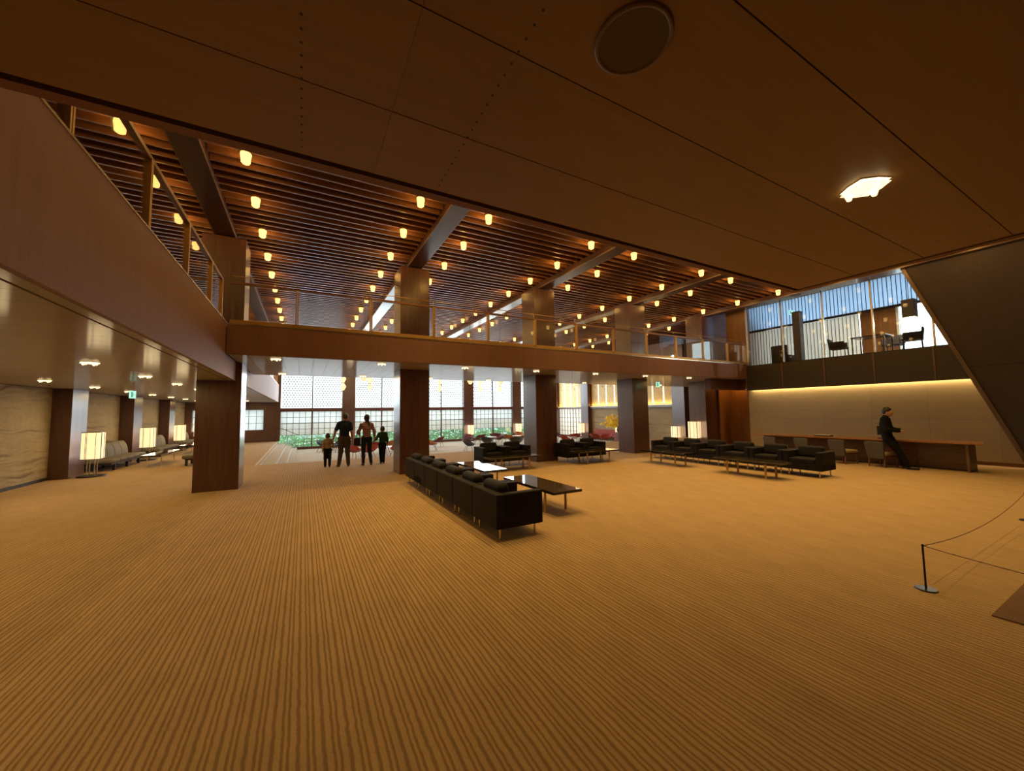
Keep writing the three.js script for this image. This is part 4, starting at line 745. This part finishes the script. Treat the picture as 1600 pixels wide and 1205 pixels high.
function person(label, x, z, turn, H, o) {
  const g = thing('person', label, 'person', [x, o.y ?? 0, z], turn), s = H / 1.72, V = (a, b, c) => [a * s, b * s, c * s], J = { hipL: V(-0.09, 0.90, 0), hipR: V(0.09, 0.90, 0), kneeL: V(-0.10, 0.48, 0.02), kneeR: V(0.10, 0.48, 0.02), ankL: V(-0.105, 0.085, -0.02), ankR: V(0.105, 0.085, -0.02), pelvis: V(0, 0.94, 0), waist: V(0, 1.08, 0), chest: V(0, 1.28, -0.005), neck: V(0, 1.46, -0.01), head: V(0, 1.60, 0.015), shL: V(-0.155, 1.375, -0.01), shR: V(0.155, 1.375, -0.01), elL: V(-0.215, 1.12, -0.03), elR: V(0.215, 1.12, -0.03), wrL: V(-0.235, 0.87, 0.03), wrR: V(0.235, 0.87, 0.03), toeL: V(-0.12, 0.03, 0.15), toeR: V(0.12, 0.03, 0.15), ...Object.fromEntries(Object.entries(o.J ?? {}).map(([k, v]) => [k, V(...v)])) };
  const w = (o.wide ?? 1) * s, leg = (r) => [[J.hipL, J.kneeL, (0.085 + r) * w, (0.056 + r) * w], [J.kneeL, J.ankL, (0.055 + r) * w, (0.038 + r) * w], [J.hipR, J.kneeR, (0.085 + r) * w, (0.056 + r) * w], [J.kneeR, J.ankR, (0.055 + r) * w, (0.038 + r) * w]];
  const torso = (r) => [[J.pelvis, J.waist, (0.125 + r) * w, (0.115 + r) * w, 1.3], [J.waist, J.chest, (0.115 + r) * w, (0.135 + r) * w, 1.3], [lerp(J.chest, J.shL, 0.35), J.shL, (0.08 + r) * w, (0.05 + r) * w], [lerp(J.chest, J.shR, 0.35), J.shR, (0.08 + r) * w, (0.05 + r) * w], [J.chest, J.neck, (0.12 + r) * w, (0.055 + r) * w, 1.2], [lerp(J.neck, J.shL, 0.12), lerp(J.neck, J.shL, 0.85), (0.05 + r) * w, (0.042 + r) * w], [lerp(J.neck, J.shR, 0.12), lerp(J.neck, J.shR, 0.85), (0.05 + r) * w, (0.042 + r) * w]];
  const arms = (r, t = 1, t2 = 1) => { const e = []; for (const q of ['L', 'R']) { e.push([J['sh' + q], lerp(J['sh' + q], J['el' + q], t), (0.052 + r) * w, (0.052 - 0.011 * t + r) * w]); if (t2 > 0) e.push([J['el' + q], lerp(J['el' + q], J['wr' + q], t2), (0.041 + r) * w, (0.041 - 0.012 * t2 + r) * w]); } return e; };
  const hs = s * (o.headScale ?? 1.04), HV = (a, b, c) => [a * hs, b * hs, c * hs], hd = J.head, head = [{ c: hd, r: HV(0.08, 0.116, 0.1) }, { c: [hd[0], hd[1] - 0.055 * hs, hd[2] + 0.03 * hs], r: HV(0.056, 0.062, 0.062) }, [J.neck, hd, 0.052 * hs, 0.05 * hs], [[hd[0], hd[1] + 0.0 * hs, hd[2] + 0.09 * hs], [hd[0], hd[1] - 0.03 * hs, hd[2] + 0.108 * hs], 0.009 * hs, 0.014 * hs], { c: [hd[0] - 0.08 * hs, hd[1] - 0.01 * hs, hd[2]], r: HV(0.012, 0.03, 0.02) }, { c: [hd[0] + 0.08 * hs, hd[1] - 0.01 * hs, hd[2]], r: HV(0.012, 0.03, 0.02) }];
  const hands = ['L', 'R'].map((q) => { const d = (o.handDir ?? {})[q] ?? J['wr' + q].map((v, i) => v - J['el' + q][i]); return solid(handPrims(J['wr' + q], d, (o.palm ?? {})[q] ?? [q === 'L' ? 1 : -1, 0, 0], q === 'L' ? 1 : -1, s * 0.95), 0.0048, 0.006); });
  part(g, 'body', mergeGeometries([solid([...torso(-0.012), ...leg(-0.014), ...arms(-0.002)], 0.014, 0.03), solid(head, 0.0075, 0.018), ...hands]), o.skin ?? skin);
  part(g, o.topName ?? 'shirt', solid([...torso(0.012), ...arms(0.012, o.sleeve ?? 0.7, o.longSleeve ?? 0)], 0.012, 0.035, (x2, y2) => Math.max((o.hem ?? 0.90) * s - y2, y2 - 1.475 * s)), o.top);
  part(g, 'trousers', solid([[J.pelvis, lerp(J.pelvis, J.waist, 0.5), 0.135 * w, 0.12 * w, 1.25], ...leg(0.012)], 0.012, 0.03, (x2, y2) => Math.max(0.055 * s - y2, y2 - 1.02 * s)), o.pants);
  for (const q of ['L', 'R']) part(g, 'shoe', solid([[[J['ank' + q][0], 0.045 * s, J['ank' + q][2] - 0.02 * s], J['toe' + q], 0.044 * s, 0.034 * s]], 0.01, 0.02, (x2, y2) => -y2 + 0.002), o.shoe ?? M.darkMetal);
  const hp = [{ c: [hd[0], hd[1] + 0.022 * hs, hd[2] - 0.014 * hs], r: HV(0.09, 0.112, 0.104) }, ...(o.hair ?? []).map((p) => p.c ? { c: [hd[0] + p.c[0] * hs, hd[1] + p.c[1] * hs, hd[2] + p.c[2] * hs], r: HV(...p.r) } : p)];
  part(g, 'hair', solid(hp, 0.009, 0.03, (x2, y2, z2) => (o.longHair ? (z2 - hd[2]) - 0.03 * s - 0.5 * Math.max(0, y2 - hd[1]) : (z2 - hd[2]) * 0.75 - (y2 - hd[1]) - 0.012)), o.hairMat ?? hairMat);
  if (o.collar) part(g, 'collar', new THREE.TorusGeometry(0.062 * s, 0.014 * s, 8, 24), M.whiteTop, [J.neck[0], J.neck[1] + 0.012 * s, J.neck[2] + 0.008 * s], [Math.PI / 2 + 0.25, 0, 0]);
  for (const q of [-1, 1]) part(g, 'eye', new THREE.SphereGeometry(0.011 * hs, 8, 6), M.whiteTop, [hd[0] + q * 0.032 * hs, hd[1] + 0.004 * hs, hd[2] + 0.088 * hs]);
  return g;
}
const cloth = (r, g2, b, e = {}) => mat(rgb(r, g2, b), 0.9, { map: clothMap, specularIntensity: 0.3, ...e });
person('man in a navy polo shirt and grey-brown trousers seen from behind', 1.2, -13.62, Math.PI - 0.08, 1.72, { top: cloth(0.02, 0.028, 0.05), pants: cloth(0.095, 0.07, 0.058), shoe: mat(rgb(0.07, 0.035, 0.022), 0.5), wide: 1.12, hairMat: hairGrey, sleeve: 0.75, hem: 0.92, J: { ankR: [0.15, 0.085, -0.02], ankL: [-0.13, 0.085, -0.02], toeR: [0.2, 0.03, 0.13], toeL: [-0.15, 0.03, 0.15], elR: [0.27, 1.14, -0.02], wrR: [0.33, 0.9, 0.03], head: [-0.02, 1.6, 0.015] } });
person('woman in a pink and white striped top with a ponytail, seen from behind', 1.87, -13.5, Math.PI, 1.66, { topName: 'striped_top', top: mat(rgb(0.62, 0.56, 0.55), 0.85, { map: stripes }), pants: cloth(0.018, 0.028, 0.028), shoe: mat(rgb(0.09, 0.035, 0.025), 0.5), wide: 0.98, longHair: true, sleeve: 1, longSleeve: 0.55, hem: 0.93, hair: [{ c: [0.0, -0.06, -0.06], r: [0.062, 0.09, 0.05] }, { c: [-0.05, -0.2, -0.1], r: [0.028, 0.12, 0.026] }], J: { elR: [0.27, 1.14, 0.0], wrR: [0.2, 1.0, 0.16], ankL: [-0.15, 0.085, -0.02], toeL: [-0.17, 0.03, 0.15], elL: [-0.25, 1.13, -0.02], wrL: [-0.26, 0.88, 0.04] } });
person('small boy in a beige T-shirt and black trousers, leftmost of the family', 0.72, -13.72, Math.PI, 1.06, { top: cloth(0.36, 0.27, 0.17), pants: cloth(0.015, 0.015, 0.017), shoe: mat(rgb(0.03, 0.03, 0.035), 0.5), wide: 1.2, headScale: 1.3, sleeve: 0.8, hem: 0.86, J: { head: [0, 1.60, 0.015], elL: [-0.25, 1.17, -0.03], wrL: [-0.31, 1.0, 0.06] } });
person('child in a dark green top and dark trousers, right of the family', 2.4, -13.65, Math.PI, 1.24, { top: cloth(0.025, 0.06, 0.035), pants: cloth(0.012, 0.014, 0.022), shoe: mat(rgb(0.06, 0.05, 0.05), 0.5), wide: 1.08, sleeve: 1, longSleeve: 0.5, hem: 0.86, headScale: 1.2, J: { head: [0, 1.60, 0.015], elR: [0.28, 1.16, 0.0], wrR: [0.44, 1.0, 0.05], ankL: [-0.06, 0.085, -0.02], ankR: [0.06, 0.085, -0.02], kneeL: [-0.07, 0.48, 0.02], kneeR: [0.07, 0.48, 0.02], toeL: [-0.07, 0.03, 0.14], toeR: [0.07, 0.03, 0.14] } });
{
  const b = thing('shoulder_bag', 'dark shoulder bag hanging at the left of the striped-top woman', 'bag', [1.575, 0.66, -13.44]);
  part(b, 'pouch', rb(0.2, 0.26, 0.12, 0.04), cloth(0.035, 0.02, 0.028), [0, 0.13, 0]); part(b, 'strap', merged([bar([-0.05, 0.25, 0], [0.08, 0.72, -0.02], 0.008), bar([0.06, 0.25, 0.04], [0.1, 0.72, 0.0], 0.008)]), cloth(0.035, 0.02, 0.028));
}
person('man in a black suit half sitting against the reception counter', 14.3, -4.36, 0.12, 1.72, { collar: true, topName: 'jacket', top: cloth(0.012, 0.011, 0.011), pants: cloth(0.010, 0.0095, 0.0095), shoe: mat(rgb(0.012, 0.011, 0.01), 0.3), skin: skinPale, wide: 1.12, sleeve: 1, longSleeve: 0.92, hem: 0.76, J: { hipL: [-0.09, 0.80, 0.0], hipR: [0.09, 0.80, 0.0], pelvis: [0, 0.83, -0.02], waist: [0, 1.0, -0.04], chest: [0, 1.2, -0.04], neck: [0, 1.39, -0.03], head: [0, 1.535, 0.02], shL: [-0.18, 1.33, -0.04], shR: [0.18, 1.33, -0.04], elL: [-0.23, 1.06, 0.02], elR: [0.23, 1.06, 0.02], wrL: [-0.09, 1.02, 0.24], wrR: [0.09, 1.04, 0.24], kneeL: [-0.1, 0.45, 0.2], kneeR: [0.1, 0.45, 0.16], ankL: [-0.1, 0.085, 0.36], ankR: [0.1, 0.085, 0.26], toeL: [-0.11, 0.04, 0.54], toeR: [0.11, 0.04, 0.44] }, handDir: { L: [0.7, -0.5, 0.5], R: [-0.7, -0.5, 0.5] }, palm: { L: [0, 0, -1], R: [0, 0, -1] } });
renderer.render(scene, camera);
